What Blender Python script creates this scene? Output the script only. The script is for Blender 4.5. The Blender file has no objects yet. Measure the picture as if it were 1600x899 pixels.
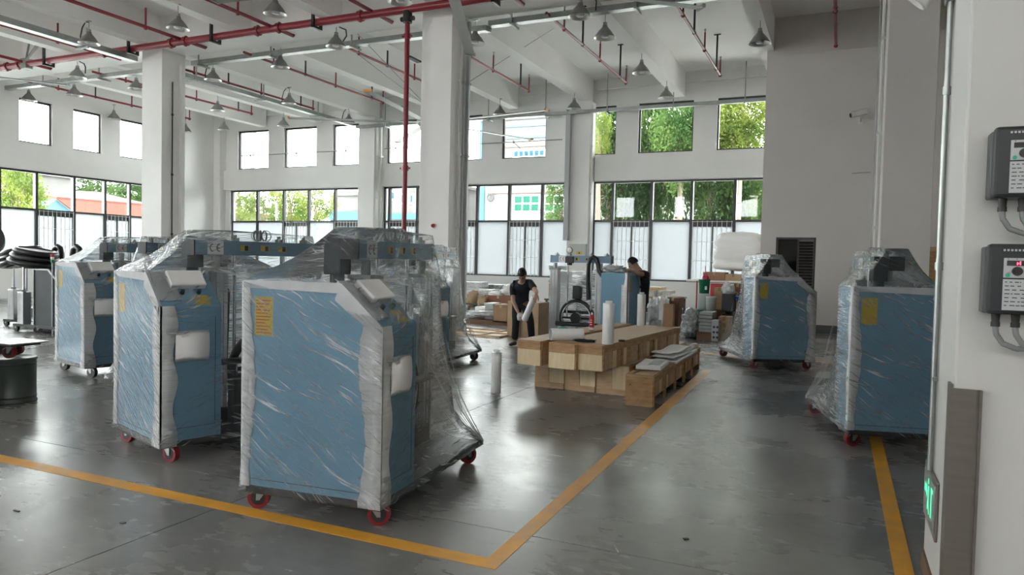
import bpy, bmesh, math, random
from math import sin, cos, pi, radians as R, atan2, hypot, sqrt
from mathutils import Vector, Matrix, noise
random.seed(7)
S = bpy.context.scene
C = S.collection

# ---------------------------------------------------------------- camera
CH = 1.62
f_, pit, rol, yaw = 1128.65, .03726, .02281, .42366
CF = Vector((-sin(yaw)*cos(pit), cos(yaw)*cos(pit), -sin(pit)))
R0 = Vector((cos(yaw), sin(yaw), 0)); U0 = R0.cross(CF)
CR = cos(rol)*R0 + sin(rol)*U0; CU = -sin(rol)*R0 + cos(rol)*U0
CP = Vector((0, 0, CH))
cd = bpy.data.cameras.new('camera'); cam = bpy.data.objects.new('camera', cd); C.objects.link(cam)
cd.sensor_width = 36; cd.lens = 36*f_/1600; cd.clip_start = .05; cd.clip_end = 500
M4 = Matrix((CR, CU, -CF)).transposed().to_4x4(); M4.translation = CP
cam.matrix_world = M4
S.camera = cam

# ---------------------------------------------------------------- sky, exposure
W = bpy.data.worlds.new('overcast_sky'); S.world = W; W.use_nodes = True
nt = W.node_tree; nt.nodes.clear()
out = nt.nodes.new('ShaderNodeOutputWorld'); bg = nt.nodes.new('ShaderNodeBackground')
tc = nt.nodes.new('ShaderNodeTexCoord'); nz = nt.nodes.new('ShaderNodeTexNoise'); cr = nt.nodes.new('ShaderNodeValToRGB')
nz.inputs['Scale'].default_value = 2.2; nz.inputs['Detail'].default_value = 5
cr.color_ramp.elements[0].color = (.93, .955, .99, 1); cr.color_ramp.elements[1].color = (1, .985, .96, 1)
cr.color_ramp.elements[0].position = .35; cr.color_ramp.elements[1].position = .6
nt.links.new(tc.outputs['Generated'], nz.inputs['Vector']); nt.links.new(nz.outputs['Fac'], cr.inputs['Fac'])
nt.links.new(cr.outputs['Color'], bg.inputs['Color']); nt.links.new(bg.outputs['Background'], out.inputs['Surface'])
bg.inputs['Strength'].default_value = 9.0
S.view_settings.view_transform = 'Standard'; S.view_settings.look = 'None'
S.view_settings.exposure = 1.4; S.view_settings.gamma = 1.0; S.view_settings.use_curve_mapping = False
S.cycles.max_bounces = 14; S.cycles.diffuse_bounces = 7; S.cycles.glossy_bounces = 4
S.cycles.transparent_max_bounces = 24; S.cycles.transmission_bounces = 6
S.cycles.caustics_reflective = False; S.cycles.caustics_refractive = False
S.cycles.sample_clamp_indirect = 6

# ---------------------------------------------------------------- back-projection of measured points onto real planes
def ray(x, y): return CF + (x-800)/f_*CR - (y-449.5)/f_*CU
def onZ(x, y, z=0): d = ray(x, y); return CP + d*((z-CH)/d.z)
def onY(x, y, Y): d = ray(x, y); return CP + d*(Y/d.y)
def onX(x, y, X): d = ray(x, y); return CP + d*(X/d.x)

# ---------------------------------------------------------------- materials
MT = {}
def node(t, ty, **kw):
    n = t.nodes.new(ty)
    for k, v in kw.items():
        if k in n.inputs: n.inputs[k].default_value = v
        else: setattr(n, k, v)
    return n
def mat(name, col, rough=.6, metal=0, var=.0, scale=4, bump=0, bscale=None, stretch=(1, 1, 1), col2=None, detail=5, spec=.5, rvar=0, emit=0, sheen=0, lo=.35, hi=.65, bdist=.01):
    m = bpy.data.materials.new(name); m.use_nodes = True; t = m.node_tree; t.nodes.clear()
    o = node(t, 'ShaderNodeOutputMaterial'); b = node(t, 'ShaderNodeBsdfPrincipled')
    b.inputs['Base Color'].default_value = (*col, 1); b.inputs['Roughness'].default_value = rough; b.inputs['Metallic'].default_value = metal
    b.inputs['Specular IOR Level'].default_value = spec
    t.links.new(b.outputs[0], o.inputs['Surface'])
    if emit: b.inputs['Emission Color'].default_value = (*col, 1); b.inputs['Emission Strength'].default_value = emit
    if var or col2 or bump or rvar:
        tc = node(t, 'ShaderNodeTexCoord'); mp = node(t, 'ShaderNodeMapping'); mp.inputs['Scale'].default_value = stretch
        t.links.new(tc.outputs['Object'], mp.inputs['Vector'])
        n = node(t, 'ShaderNodeTexNoise', Scale=scale, Detail=detail); t.links.new(mp.outputs[0], n.inputs['Vector'])
        if var or col2:
            r = node(t, 'ShaderNodeValToRGB'); r.color_ramp.elements[0].position = lo; r.color_ramp.elements[1].position = hi
            c2 = col2 or tuple(min(1, c*(1+var)) for c in col); c1 = col if col2 else tuple(c*(1-var) for c in col)
            r.color_ramp.elements[0].color = (*c1, 1); r.color_ramp.elements[1].color = (*c2, 1)
            t.links.new(n.outputs['Fac'], r.inputs['Fac']); t.links.new(r.outputs[0], b.inputs['Base Color'])
        if rvar:
            q = node(t, 'ShaderNodeMapRange'); q.inputs['To Min'].default_value = rough-rvar; q.inputs['To Max'].default_value = rough+rvar
            q.inputs['From Min'].default_value = .3; q.inputs['From Max'].default_value = .7
            t.links.new(n.outputs['Fac'], q.inputs['Value']); t.links.new(q.outputs[0], b.inputs['Roughness'])
        if bump:
            n2 = node(t, 'ShaderNodeTexNoise', Scale=bscale or scale*4, Detail=4); t.links.new(mp.outputs[0], n2.inputs['Vector'])
            bp = node(t, 'ShaderNodeBump', Strength=bump, Distance=bdist); t.links.new(n2.outputs['Fac'], bp.inputs['Height']); t.links.new(bp.outputs[0], b.inputs['Normal'])
    MT[name] = m; return m

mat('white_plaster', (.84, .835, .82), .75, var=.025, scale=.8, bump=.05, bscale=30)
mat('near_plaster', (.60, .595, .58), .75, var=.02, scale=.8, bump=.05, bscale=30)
mat('ceiling_plaster', (.88, .875, .86), .8, var=.03, scale=.5)
mat('grey_plaster', (.68, .645, .62), .8, var=.03, scale=.7)
mat('dark_base_paint', (.10, .12, .115), .5)
mat('window_frame_dark', (.045, .045, .048), .35)
mat('red_pipe', (.24, .020, .032), .35, var=.12, scale=3)
mat('galvanised', (.36, .38, .37), .34, metal=.85, var=.08, scale=6)
mat('dull_galvanised', (.36, .38, .36), .5, metal=.5, var=.08, scale=6)
mat('black_metal', (.02, .02, .021), .4)
mat('black_rubber', (.018, .018, .02), .3, var=.2, scale=12, bump=.2)
mat('aluminium', (.62, .63, .64), .28, metal=1, var=.04, scale=10)
mat('chrome', (.8, .8, .8), .1, metal=1)
mat('blue_paint', (.21, .41, .57), .42, var=.03, scale=3)
mat('beam_blue', (.21, .34, .46), .4, var=.05, scale=5)
mat('charcoal_paint', (.035, .042, .046), .45, var=.1, scale=3)
mat('yellow_line', (.74, .36, .04), .45, var=.12, scale=5, bump=.1, rvar=.12, spec=.5)
mat('label_yellow', (.66, .47, .06), .5)
mat('label_white', (.82, .82, .80), .5)
mat('label_grey', (.50, .52, .53), .5)
mat('print_black', (.02, .02, .02), .5)
mat('print_red', (.5, .03, .02), .5)
mat('foam_white', (.80, .81, .82), .65, var=.06, scale=9, stretch=(.3, .3, 5), bump=.35, bscale=20, detail=3)
mat('foam_sheet', (.50, .52, .54), .55, var=.06, scale=7, bump=.2)
mat('foam_pad', (.88, .87, .86), .6, var=.03, scale=8, bump=.15)
mat('stretch_film_roll', (.74, .75, .74), .28, var=.03, scale=3, stretch=(1, 1, 12), bump=.1)
mat('white_roll', (.80, .80, .79), .45, var=.03, scale=4)
mat('cardboard_core', (.35, .22, .12), .8)
mat('pine_board', (.46, .30, .17), .6, col2=(.60, .43, .27), scale=5, stretch=(1, 6, 6), bump=.1, bscale=12)
mat('pine_pale', (.70, .55, .33), .6, col2=(.78, .65, .44), scale=4, stretch=(6, 1, 1), bump=.05)
mat('ply_warm', (.36, .20, .09), .55, col2=(.50, .31, .15), scale=3.5, stretch=(2, 2, 8), bump=.08)
mat('knot_wood', (.12, .06, .03), .7)
mat('cardboard', (.36, .22, .13), .8, var=.08, scale=4)
mat('cardboard_red', (.26, .12, .08), .8, var=.08, scale=4)
mat('cardboard_tan', (.50, .36, .22), .8, var=.08, scale=4)
mat('cardboard_brown', (.17, .10, .06), .8, var=.08, scale=4)
mat('plastic_bag', (.70, .72, .73), .25, var=.12, scale=9, bump=1, bscale=14, bdist=.05)
mat('foil_bag', (.50, .53, .54), .2, metal=.35, var=.35, scale=14, bump=1, bscale=18, bdist=.05)
mat('foam_bundle', (.93, .93, .92), .6, var=.03, scale=1.5, stretch=(1, 1, 5), bump=.25, bscale=3, bdist=.04)
mat('bucket_green', (.01, .18, .09), .35)
mat('bucket_white', (.72, .74, .74), .35)
mat('plastic_pink', (.80, .05, .16), .4)
mat('plastic_blue', (.02, .12, .45), .4)
mat('plastic_red', (.45, .03, .03), .4)
mat('tape_green', (.03, .28, .16), .3)
mat('can_red', (.50, .02, .03), .3)
mat('caster_red', (.24, .012, .02), .35)
mat('navy_cloth', (.012, .016, .028), .85, var=.2, scale=6, bump=.4, bscale=9, bdist=.03)
mat('black_cloth', (.012, .013, .018), .85, var=.2, scale=6, bump=.4, bscale=9, bdist=.03)
mat('skin', (.42, .24, .16), .5, var=.04, scale=9)
mat('hair_black', (.012, .010, .010), .55, var=.3, scale=60)
mat('glove_white', (.62, .60, .58), .8)
mat('shoe_black', (.02, .02, .022), .5)
mat('lamp_outer', (.26, .255, .24), .4, metal=.5, var=.06, scale=5)
mat('reflector', (.72, .71, .68), .34, metal=.85, var=.06, scale=5)
mat('lamp_lens', (.72, .72, .76), .12)
mat('fan_blade', (.42, .44, .42), .35, metal=.7)
mat('fan_tip', (.75, .33, .06), .5)
mat('pvc_white', (.74, .74, .71), .4)
mat('trunking_grey', (.42, .44, .45), .45)
mat('box_enamel', (.50, .52, .49), .5)
mat('stainless', (.20, .18, .16), .45, metal=.6, var=.06, scale=3, stretch=(1, 1, 12))
mat('drive_case', (.022, .025, .029), .45, var=.05, scale=8)
mat('drive_side', (.08, .085, .085), .45)
mat('conduit_grey', (.24, .25, .25), .5)
mat('button_green', (.02, .40, .20), .4)
mat('led_red', (1, .04, .08), .4, emit=3)
mat('led_green', (.05, .7, .30), .4, emit=.8)
mat('sign_glass', (.30, .34, .33), .25)
mat('drum_green', (.045, .06, .05), .4, var=.15, scale=4)
mat('leaf_dark', (.05, .11, .03), .6, var=.3, scale=.8)
mat('bark', (.12, .09, .07), .9)
mat('ground_out', (.52, .52, .50), .9, var=.15, scale=.3)
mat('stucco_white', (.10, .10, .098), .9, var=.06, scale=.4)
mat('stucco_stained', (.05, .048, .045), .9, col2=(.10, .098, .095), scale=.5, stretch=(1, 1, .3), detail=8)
mat('roof_red', (.09, .025, .015), .8, var=.15, scale=.6, stretch=(1, 6, 1))
mat('siding_blue', (.03, .085, .13), .6, var=.1, scale=1)
mat('band_blue', (.008, .07, .14), .6)
mat('band_pink', (.10, .05, .045), .7)
mat('pane_green', (.004, .055, .035), .35, spec=.1)
mat('pane_blue', (.006, .04, .08), .35, spec=.1)
mat('steel_grey', (.18, .19, .19), .6)
mat('wire_grey', (.25, .26, .26), .5, metal=.6)

def leafmat(name, c1, c2):
    m = bpy.data.materials.new(name); m.use_nodes = True; t = m.node_tree; t.nodes.clear()
    o = node(t, 'ShaderNodeOutputMaterial'); d = node(t, 'ShaderNodeBsdfDiffuse'); tr = node(t, 'ShaderNodeBsdfTranslucent'); mx = node(t, 'ShaderNodeMixShader', Fac=.4)
    tc = node(t, 'ShaderNodeTexCoord'); n = node(t, 'ShaderNodeTexNoise', Scale=1.3, Detail=4); r = node(t, 'ShaderNodeValToRGB')
    r.color_ramp.elements[0].position = .38; r.color_ramp.elements[1].position = .62
    r.color_ramp.elements[0].color = (*c1, 1); r.color_ramp.elements[1].color = (*c2, 1)
    t.links.new(tc.outputs['Object'], n.inputs['Vector']); t.links.new(n.outputs['Fac'], r.inputs['Fac'])
    for q in (d, tr): t.links.new(r.outputs[0], q.inputs['Color'])
    t.links.new(d.outputs[0], mx.inputs[1]); t.links.new(tr.outputs[0], mx.inputs[2]); t.links.new(mx.outputs[0], o.inputs['Surface'])
    MT[name] = m
leafmat('leaf_green', (.022, .048, .016), (.075, .12, .035))
leafmat('leaf_yellow', (.045, .075, .018), (.13, .155, .035))
leafmat('leaf_deep', (.013, .028, .01), (.045, .075, .026))

def glassmat(name, tint, gloss, rough=.02):
    m = bpy.data.materials.new(name); m.use_nodes = True; t = m.node_tree; t.nodes.clear()
    o = node(t, 'ShaderNodeOutputMaterial'); tr = node(t, 'ShaderNodeBsdfTransparent', Color=(*tint, 1)); g = node(t, 'ShaderNodeBsdfGlossy', Roughness=rough)
    fr = node(t, 'ShaderNodeFresnel', IOR=gloss); mx = node(t, 'ShaderNodeMixShader')
    t.links.new(fr.outputs[0], mx.inputs[0]); t.links.new(tr.outputs[0], mx.inputs[1]); t.links.new(g.outputs[0], mx.inputs[2]); t.links.new(mx.outputs[0], o.inputs['Surface'])
    MT[name] = m
glassmat('clear_glass', (.93, .96, .95), 1.35)
glassmat('dark_glass', (.10, .11, .11), 1.5)
def frostmat():
    m = bpy.data.materials.new('frosted_glass'); m.use_nodes = True; t = m.node_tree; t.nodes.clear()
    o = node(t, 'ShaderNodeOutputMaterial'); tr = node(t, 'ShaderNodeBsdfTranslucent', Color=(.25, .265, .275, 1)); d = node(t, 'ShaderNodeBsdfDiffuse', Color=(.6, .62, .62, 1)); tp = node(t, 'ShaderNodeBsdfTransparent', Color=(.95, 1, 1, 1))
    mx = node(t, 'ShaderNodeMixShader', Fac=.25); m2 = node(t, 'ShaderNodeMixShader', Fac=.12)
    t.links.new(tr.outputs[0], mx.inputs[1]); t.links.new(d.outputs[0], mx.inputs[2])
    t.links.new(mx.outputs[0], m2.inputs[1]); t.links.new(tp.outputs[0], m2.inputs[2]); t.links.new(m2.outputs[0], o.inputs['Surface'])
    MT['frosted_glass'] = m
frostmat()

def filmmat(name, base_haze, glint_amt, rot, fine=1.0, seed=0.0, dl=0.0):
    # clear stretch film: see-through, glossy, with milky folds and crinkle highlights painted as white streaks
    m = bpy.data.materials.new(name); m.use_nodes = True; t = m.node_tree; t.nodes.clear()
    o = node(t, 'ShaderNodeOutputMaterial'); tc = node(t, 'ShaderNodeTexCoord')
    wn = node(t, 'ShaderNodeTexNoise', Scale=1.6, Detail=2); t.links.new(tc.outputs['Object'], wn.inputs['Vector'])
    def glint_streak(rt, sc, st, lo, hi, off):
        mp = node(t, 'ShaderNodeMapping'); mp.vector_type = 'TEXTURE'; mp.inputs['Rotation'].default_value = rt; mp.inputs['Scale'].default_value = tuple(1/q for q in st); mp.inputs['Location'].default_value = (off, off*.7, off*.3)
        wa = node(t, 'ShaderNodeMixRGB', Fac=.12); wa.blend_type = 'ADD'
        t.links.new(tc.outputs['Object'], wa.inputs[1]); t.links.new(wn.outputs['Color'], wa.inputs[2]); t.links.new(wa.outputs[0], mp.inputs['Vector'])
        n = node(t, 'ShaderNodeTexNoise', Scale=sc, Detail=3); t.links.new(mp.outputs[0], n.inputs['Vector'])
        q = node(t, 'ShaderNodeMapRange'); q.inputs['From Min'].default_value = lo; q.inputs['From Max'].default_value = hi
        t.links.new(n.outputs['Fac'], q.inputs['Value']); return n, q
    n1, s1 = glint_streak((rot*.8, rot, 0), 1.0, (2.4*fine, 2.4*fine, 50*fine), .575-dl, .67-dl, seed)
    n2, s2 = glint_streak((rot*.3, rot*1.7, .2), 1.0, (3*fine, 3*fine, 85*fine), .585-dl, .68-dl, seed+5)
    # the folds and painted highlights gather in patches
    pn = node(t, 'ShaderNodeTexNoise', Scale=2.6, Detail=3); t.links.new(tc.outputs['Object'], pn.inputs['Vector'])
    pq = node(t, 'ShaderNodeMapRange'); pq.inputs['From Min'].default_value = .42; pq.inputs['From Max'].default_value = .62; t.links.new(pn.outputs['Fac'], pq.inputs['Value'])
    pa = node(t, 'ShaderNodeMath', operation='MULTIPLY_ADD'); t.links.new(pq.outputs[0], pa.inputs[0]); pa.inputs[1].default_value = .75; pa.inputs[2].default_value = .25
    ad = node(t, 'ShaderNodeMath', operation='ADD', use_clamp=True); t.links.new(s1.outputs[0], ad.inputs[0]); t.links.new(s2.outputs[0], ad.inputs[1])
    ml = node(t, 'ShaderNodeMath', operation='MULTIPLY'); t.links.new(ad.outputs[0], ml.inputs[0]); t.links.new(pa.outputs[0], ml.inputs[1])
    m3 = node(t, 'ShaderNodeMath', operation='MULTIPLY_ADD', use_clamp=True); t.links.new(ml.outputs[0], m3.inputs[0]); m3.inputs[1].default_value = glint_amt; m3.inputs[2].default_value = base_haze
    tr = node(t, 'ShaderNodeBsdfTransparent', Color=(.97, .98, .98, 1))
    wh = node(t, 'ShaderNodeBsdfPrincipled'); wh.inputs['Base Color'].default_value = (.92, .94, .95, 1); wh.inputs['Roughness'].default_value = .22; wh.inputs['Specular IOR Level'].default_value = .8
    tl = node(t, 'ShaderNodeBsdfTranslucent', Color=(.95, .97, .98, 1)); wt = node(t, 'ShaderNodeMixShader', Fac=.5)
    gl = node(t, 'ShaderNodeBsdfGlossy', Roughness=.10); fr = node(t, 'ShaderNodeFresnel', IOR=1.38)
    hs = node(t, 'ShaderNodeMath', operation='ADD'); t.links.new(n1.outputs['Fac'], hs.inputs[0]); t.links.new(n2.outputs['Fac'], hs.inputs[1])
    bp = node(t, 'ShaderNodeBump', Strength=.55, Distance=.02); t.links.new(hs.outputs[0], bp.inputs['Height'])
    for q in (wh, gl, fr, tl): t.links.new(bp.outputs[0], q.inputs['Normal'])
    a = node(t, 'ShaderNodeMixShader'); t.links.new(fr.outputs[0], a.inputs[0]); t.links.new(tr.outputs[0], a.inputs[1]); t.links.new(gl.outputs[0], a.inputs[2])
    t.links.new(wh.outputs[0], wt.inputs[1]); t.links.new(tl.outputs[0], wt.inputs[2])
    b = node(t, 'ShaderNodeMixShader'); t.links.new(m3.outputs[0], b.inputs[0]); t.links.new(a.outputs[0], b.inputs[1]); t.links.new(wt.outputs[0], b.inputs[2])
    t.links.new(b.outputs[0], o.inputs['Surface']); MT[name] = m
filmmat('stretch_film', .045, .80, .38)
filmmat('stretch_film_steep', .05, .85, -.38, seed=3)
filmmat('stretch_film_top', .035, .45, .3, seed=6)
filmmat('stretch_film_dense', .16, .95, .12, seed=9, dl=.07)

def floormat():
    m = mat('polished_concrete', (.17, .175, .172), .3, spec=.5)
    t = m.node_tree; b = [n for n in t.nodes if n.type == 'BSDF_PRINCIPLED'][0]
    tc = node(t, 'ShaderNodeTexCoord')
    n1 = node(t, 'ShaderNodeTexNoise', Scale=.9, Detail=4); n2 = node(t, 'ShaderNodeTexNoise', Scale=7, Detail=6)
    mp = node(t, 'ShaderNodeMapping'); mp.inputs['Scale'].default_value = (1, 2.2, 1); t.links.new(tc.outputs['Object'], mp.inputs['Vector'])
    t.links.new(tc.outputs['Object'], n1.inputs['Vector']); t.links.new(mp.outputs[0], n2.inputs['Vector'])
    ad = node(t, 'ShaderNodeMath', operation='MULTIPLY_ADD'); t.links.new(n2.outputs['Fac'], ad.inputs[0]); ad.inputs[1].default_value = .22; t.links.new(n1.outputs['Fac'], ad.inputs[2])
    r = node(t, 'ShaderNodeValToRGB'); r.color_ramp.elements[0].position = .45; r.color_ramp.elements[1].position = .80
    r.color_ramp.elements[0].color = (.165, .162, .154, 1); r.color_ramp.elements[1].color = (.255, .248, .235, 1)
    t.links.new(ad.outputs[0], r.inputs['Fac']); t.links.new(r.outputs[0], b.inputs['Base Color'])
    q = node(t, 'ShaderNodeMapRange'); q.inputs['From Min'].default_value = .40; q.inputs['From Max'].default_value = .85; q.inputs['To Min'].default_value = .22; q.inputs['To Max'].default_value = .33
    t.links.new(ad.outputs[0], q.inputs['Value']); t.links.new(q.outputs[0], b.inputs['Roughness'])
    bp = node(t, 'ShaderNodeBump', Strength=.05, Distance=.01); t.links.new(n2.outputs['Fac'], bp.inputs['Height']); t.links.new(bp.outputs[0], b.inputs['Normal'])
floormat()

# ---------------------------------------------------------------- mesh builder
class MB:
    def __init__(s): s.v = []; s.f = []; s.sm = []
    def add(s, vs, fs, smooth=False):
        k = len(s.v); s.v += [tuple(p) for p in vs]
        for q in fs: s.f.append([k+i for i in q]); s.sm.append(smooth)
        return s
    def box(s, x0, x1, y0, y1, z0, z1):
        return s.add([(x0,y0,z0),(x1,y0,z0),(x1,y1,z0),(x0,y1,z0),(x0,y0,z1),(x1,y0,z1),(x1,y1,z1),(x0,y1,z1)],
                     [(0,3,2,1),(4,5,6,7),(0,1,5,4),(1,2,6,5),(2,3,7,6),(3,0,4,7)])
    def obox(s, c, size, rx=0, ry=0, rz=0):
        m = Matrix.Rotation(rz,3,'Z') @ Matrix.Rotation(ry,3,'Y') @ Matrix.Rotation(rx,3,'X'); c = Vector(c)
        a, b, d = (q/2 for q in size)
        vs = [c + m @ Vector((sx*a, sy*b, sz*d)) for sz in (-1,1) for sx, sy in ((-1,-1),(1,-1),(1,1),(-1,1))]
        return s.add(vs, [(0,3,2,1),(4,5,6,7),(0,1,5,4),(1,2,6,5),(2,3,7,6),(3,0,4,7)])
    def cyl(s, p0, p1, r0, r1=None, n=12, caps=True, smooth=True):
        r1 = r0 if r1 is None else r1; p0 = Vector(p0); p1 = Vector(p1); d = (p1-p0).normalized()
        a = d.orthogonal().normalized(); b = d.cross(a)
        vs = [p + (a*cos(2*pi*i/n)+b*sin(2*pi*i/n))*r for p, r in ((p0, r0), (p1, r1)) for i in range(n)]
        s.add(vs, [(i, (i+1) % n, n+(i+1) % n, n+i) for i in range(n)], smooth)
        if caps:
            s.add(vs[:n][::-1], [tuple(range(n))]); s.add(vs[n:], [tuple(range(n))])
        return s
    def bar(s, p0, p1, w, h=None):
        h = h or w; p0 = Vector(p0); p1 = Vector(p1); d = (p1-p0).normalized()
        up = Vector((0,0,1)) if abs(d.z) < .95 else Vector((0,1,0)); a = d.cross(up).normalized(); b = a.cross(d)
        vs = [p + a*(sx*w/2) + b*(sy*h/2) for p in (p0, p1) for sx, sy in ((-1,-1),(1,-1),(1,1),(-1,1))]
        return s.add(vs, [(3,2,1,0),(4,5,6,7),(0,1,5,4),(1,2,6,5),(2,3,7,6),(3,0,4,7)])
    def tube(s, pts, r, n=8, caps=True, closed=False):
        pts = [Vector(p) for p in pts]; N = len(pts); rs = r if isinstance(r, (list, tuple)) else [r]*N
        vs = []; a = None
        for i, p in enumerate(pts):
            if closed: d = (pts[(i+1) % N]-pts[i-1])
            else: d = pts[min(i+1, N-1)]-pts[max(i-1, 0)]
            d.normalize()
            if a is None: a = d.orthogonal().normalized()
            else:
                a = a - d*a.dot(d); a = a.normalized() if a.length > 1e-6 else d.orthogonal().normalized()
            b = d.cross(a); vs += [p + (a*cos(2*pi*j/n)+b*sin(2*pi*j/n))*rs[i] for j in range(n)]
        fs = []
        for i in range(N if closed else N-1):
            i2 = (i+1) % N; fs += [(i*n+j, i*n+(j+1) % n, i2*n+(j+1) % n, i2*n+j) for j in range(n)]
        s.add(vs, fs, True)
        if caps and not closed: s.add(vs[:n][::-1], [tuple(range(n))]); s.add(vs[-n:], [tuple(range(n))])
        return s
    def lathe(s, prof, n=24, o=(0,0,0), M=None, smooth=True):
        o = Vector(o); vs = []
        for r, z in prof:
            for i in range(n):
                p = Vector((r*cos(2*pi*i/n), r*sin(2*pi*i/n), z)); vs.append(o + (M @ p if M else p))
        fs = [(k*n+i, k*n+(i+1) % n, (k+1)*n+(i+1) % n, (k+1)*n+i) for k in range(len(prof)-1) for i in range(n)]
        return s.add(vs, fs, smooth)
    def prism(s, poly, fn, h0, h1):
        # poly: 2-D points (counter-clockwise), fn(a, b, h) -> point
        n = len(poly); vs = [fn(a, b, h0) for a, b in poly] + [fn(a, b, h1) for a, b in poly]
        s.add(vs, [tuple(range(n))[::-1], tuple(range(n, 2*n))] + [(i, (i+1) % n, n+(i+1) % n, n+i) for i in range(n)]); return s
    def grid(s, nu, nv, fn, smooth=True, wrap=False):
        vs = [fn(i/(nu if wrap else nu-1), j/(nv-1)) for j in range(nv) for i in range(nu)]
        fs = [(j*nu+i, j*nu+(i+1) % nu, (j+1)*nu+(i+1) % nu, (j+1)*nu+i) for j in range(nv-1) for i in range(nu if wrap else nu-1)]
        return s.add(vs, fs, smooth)
    def ball(s, c, r, n=12, m=8, sc=(1,1,1)):
        c = Vector(c)
        return s.grid(n, m, lambda u, v: c + Vector((r*sc[0]*cos(2*pi*u)*sin(pi*(.001+.998*v)), r*sc[1]*sin(2*pi*u)*sin(pi*(.001+.998*v)), r*sc[2]*cos(pi*v))), True, True)
    def build(s, name, m, parent=None, bevel=0, solid=0, sub=0, loc=None, rz=0, fix=True):
        me = bpy.data.meshes.new(name); me.from_pydata(s.v, [], s.f); me.validate()
        if len(me.polygons) == len(s.sm): me.polygons.foreach_set('use_smooth', s.sm)
        if fix and len(s.v) < 60000:
            bm = bmesh.new(); bm.from_mesh(me); bmesh.ops.recalc_face_normals(bm, faces=bm.faces); bm.to_mesh(me); bm.free()
        me.materials.append(MT[m] if isinstance(m, str) else m)
        o = bpy.data.objects.new(name, me); C.objects.link(o)
        if parent: o.parent = parent
        if loc is not None: o.location = loc
        o.rotation_euler.z = rz
        if bevel:
            b = o.modifiers.new('bevel', 'BEVEL'); b.width = bevel; b.segments = 2; b.limit_method = 'ANGLE'; b.harden_normals = False
        if solid:
            q = o.modifiers.new('solid', 'SOLIDIFY'); q.thickness = solid
        if sub:
            q = o.modifiers.new('sub', 'SUBSURF'); q.levels = sub; q.render_levels = sub
        return o
def tag(o, label=None, cat=None, group=None, kind=None):
    if label: o['label'] = label
    if cat: o['category'] = cat
    if group: o['group'] = group
    if kind: o['kind'] = kind
    return o
def thing(name, label, cat, loc=(0,0,0), rz=0, group=None):
    o = bpy.data.objects.new(name, None); C.objects.link(o); o.empty_display_size = .1
    o.location = loc; o.rotation_euler.z = rz; return tag(o, label, cat, group)
def struct(o): o['kind'] = 'structure'; return o
def kids(o): return [c for c in bpy.data.objects if c.parent == o]
def copy_tree(o, parent=None, _first=True):
    c = o.copy(); C.objects.link(c)
    if parent: c.parent = parent
    for ch in CH_MAP.get(o.name, []) or []: copy_tree(ch, c)
    return c
CH_MAP = {}
def remember(o):
    CH_MAP.clear()
    for q in bpy.data.objects:
        if q.parent: CH_MAP.setdefault(q.parent.name, []).append(q)
# ================================================================ THE SHELL
YR = 23.84; XL = -25.0; ZC = 7.85
# floor: a base with cast slabs, saw-cut joints between them
fl = struct(MB().box(-25, 9, -10, 24, -.25, -.03).build('floor', 'dark_base_paint'))
jx = [-25, -19.4, -14.1, -8.83, -3.55, 1.73, 9]; jy = [-10, -6.67, -1.39, 3.89, 9.17, 14.45, 19.73, 24]
for i in range(6):
    for j in range(6):
        MB().box(jx[i]+.004, jx[i+1]-.004, jy[j]+.004, jy[j+1]-.004, -.03, 0).build('slab', 'polished_concrete', fl)
def strip(pts):
    MB().prism(pts, lambda a, b, h: (a, b, h), 0.0005, .002).build('painted_line', 'yellow_line', fl)
strip([(-14, 3.44), (-5.86, 3.37), (-1.58, 3.37), (-1.68, 3.485), (-5.96, 3.49), (-14, 3.56)])
strip([(-1.58, 3.37), (-1.71, 11.46), (-1.86, 11.36), (-1.68, 3.485)])
strip([(.42, 2.0), (.435, 7.46), (.44, 13.4), (.33, 13.4), (.33, 7.4), (.33, 2.0)])
strip([(-2.2, 13.4), (1.6, 13.4), (1.6, 13.52), (-2.2, 13.52)])
struct(MB().box(-120, 120, -60, 160, -.6, -.26).build('ground', 'ground_out'))

# rear wall with its openings
wr = MB()
wr.box(XL-.3, -1.6, YR, YR+.3, -.2, 1.05)
up = [(-23.97, -22.25), (-21.4, -19.7), (-18.87, -17.2), (-16.26, -14.6), (-13.72, -12.1), (-11.29, -9.58), (-8.84, -7.03), (-6.26, -4.45), (-3.7, -1.95)]
xs = [XL-.3] + [q for u in up for q in u] + [-1.6]
for k in range(0, len(xs), 2): wr.box(xs[k], xs[k+1], YR, YR+.3, 5.3, 6.96)
wr.box(XL-.3, -1.6, YR, YR+.3, 6.96, ZC+.3); wr.box(XL-.3, -1.6, YR, YR+.3, 4.4, 5.3)
wr.box(XL-.3, -24.4, YR, YR+.3, 1.05, 4.4); wr.box(-17.5, -16.4, YR, YR+.3, 1.05, 4.4); wr.box(-8.62, -7.78, YR, YR+.3, 1.05, 4.4)
wall_rear = struct(wr.build('wall_rear', 'white_plaster'))
for a, b in ((-24.75, -17.21), (-16.44, -8.5), (-7.7, -1.6)):   # deep lintel band between the columns, edge beam above
    MB().box(a, b, YR-.13, YR, 4.42, 5.28).build('lintel_band', 'white_plaster', wall_rear)
    MB().box(a, b, YR-.10, YR, 7.5, ZC).build('edge_beam', 'white_plaster', wall_rear)
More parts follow.
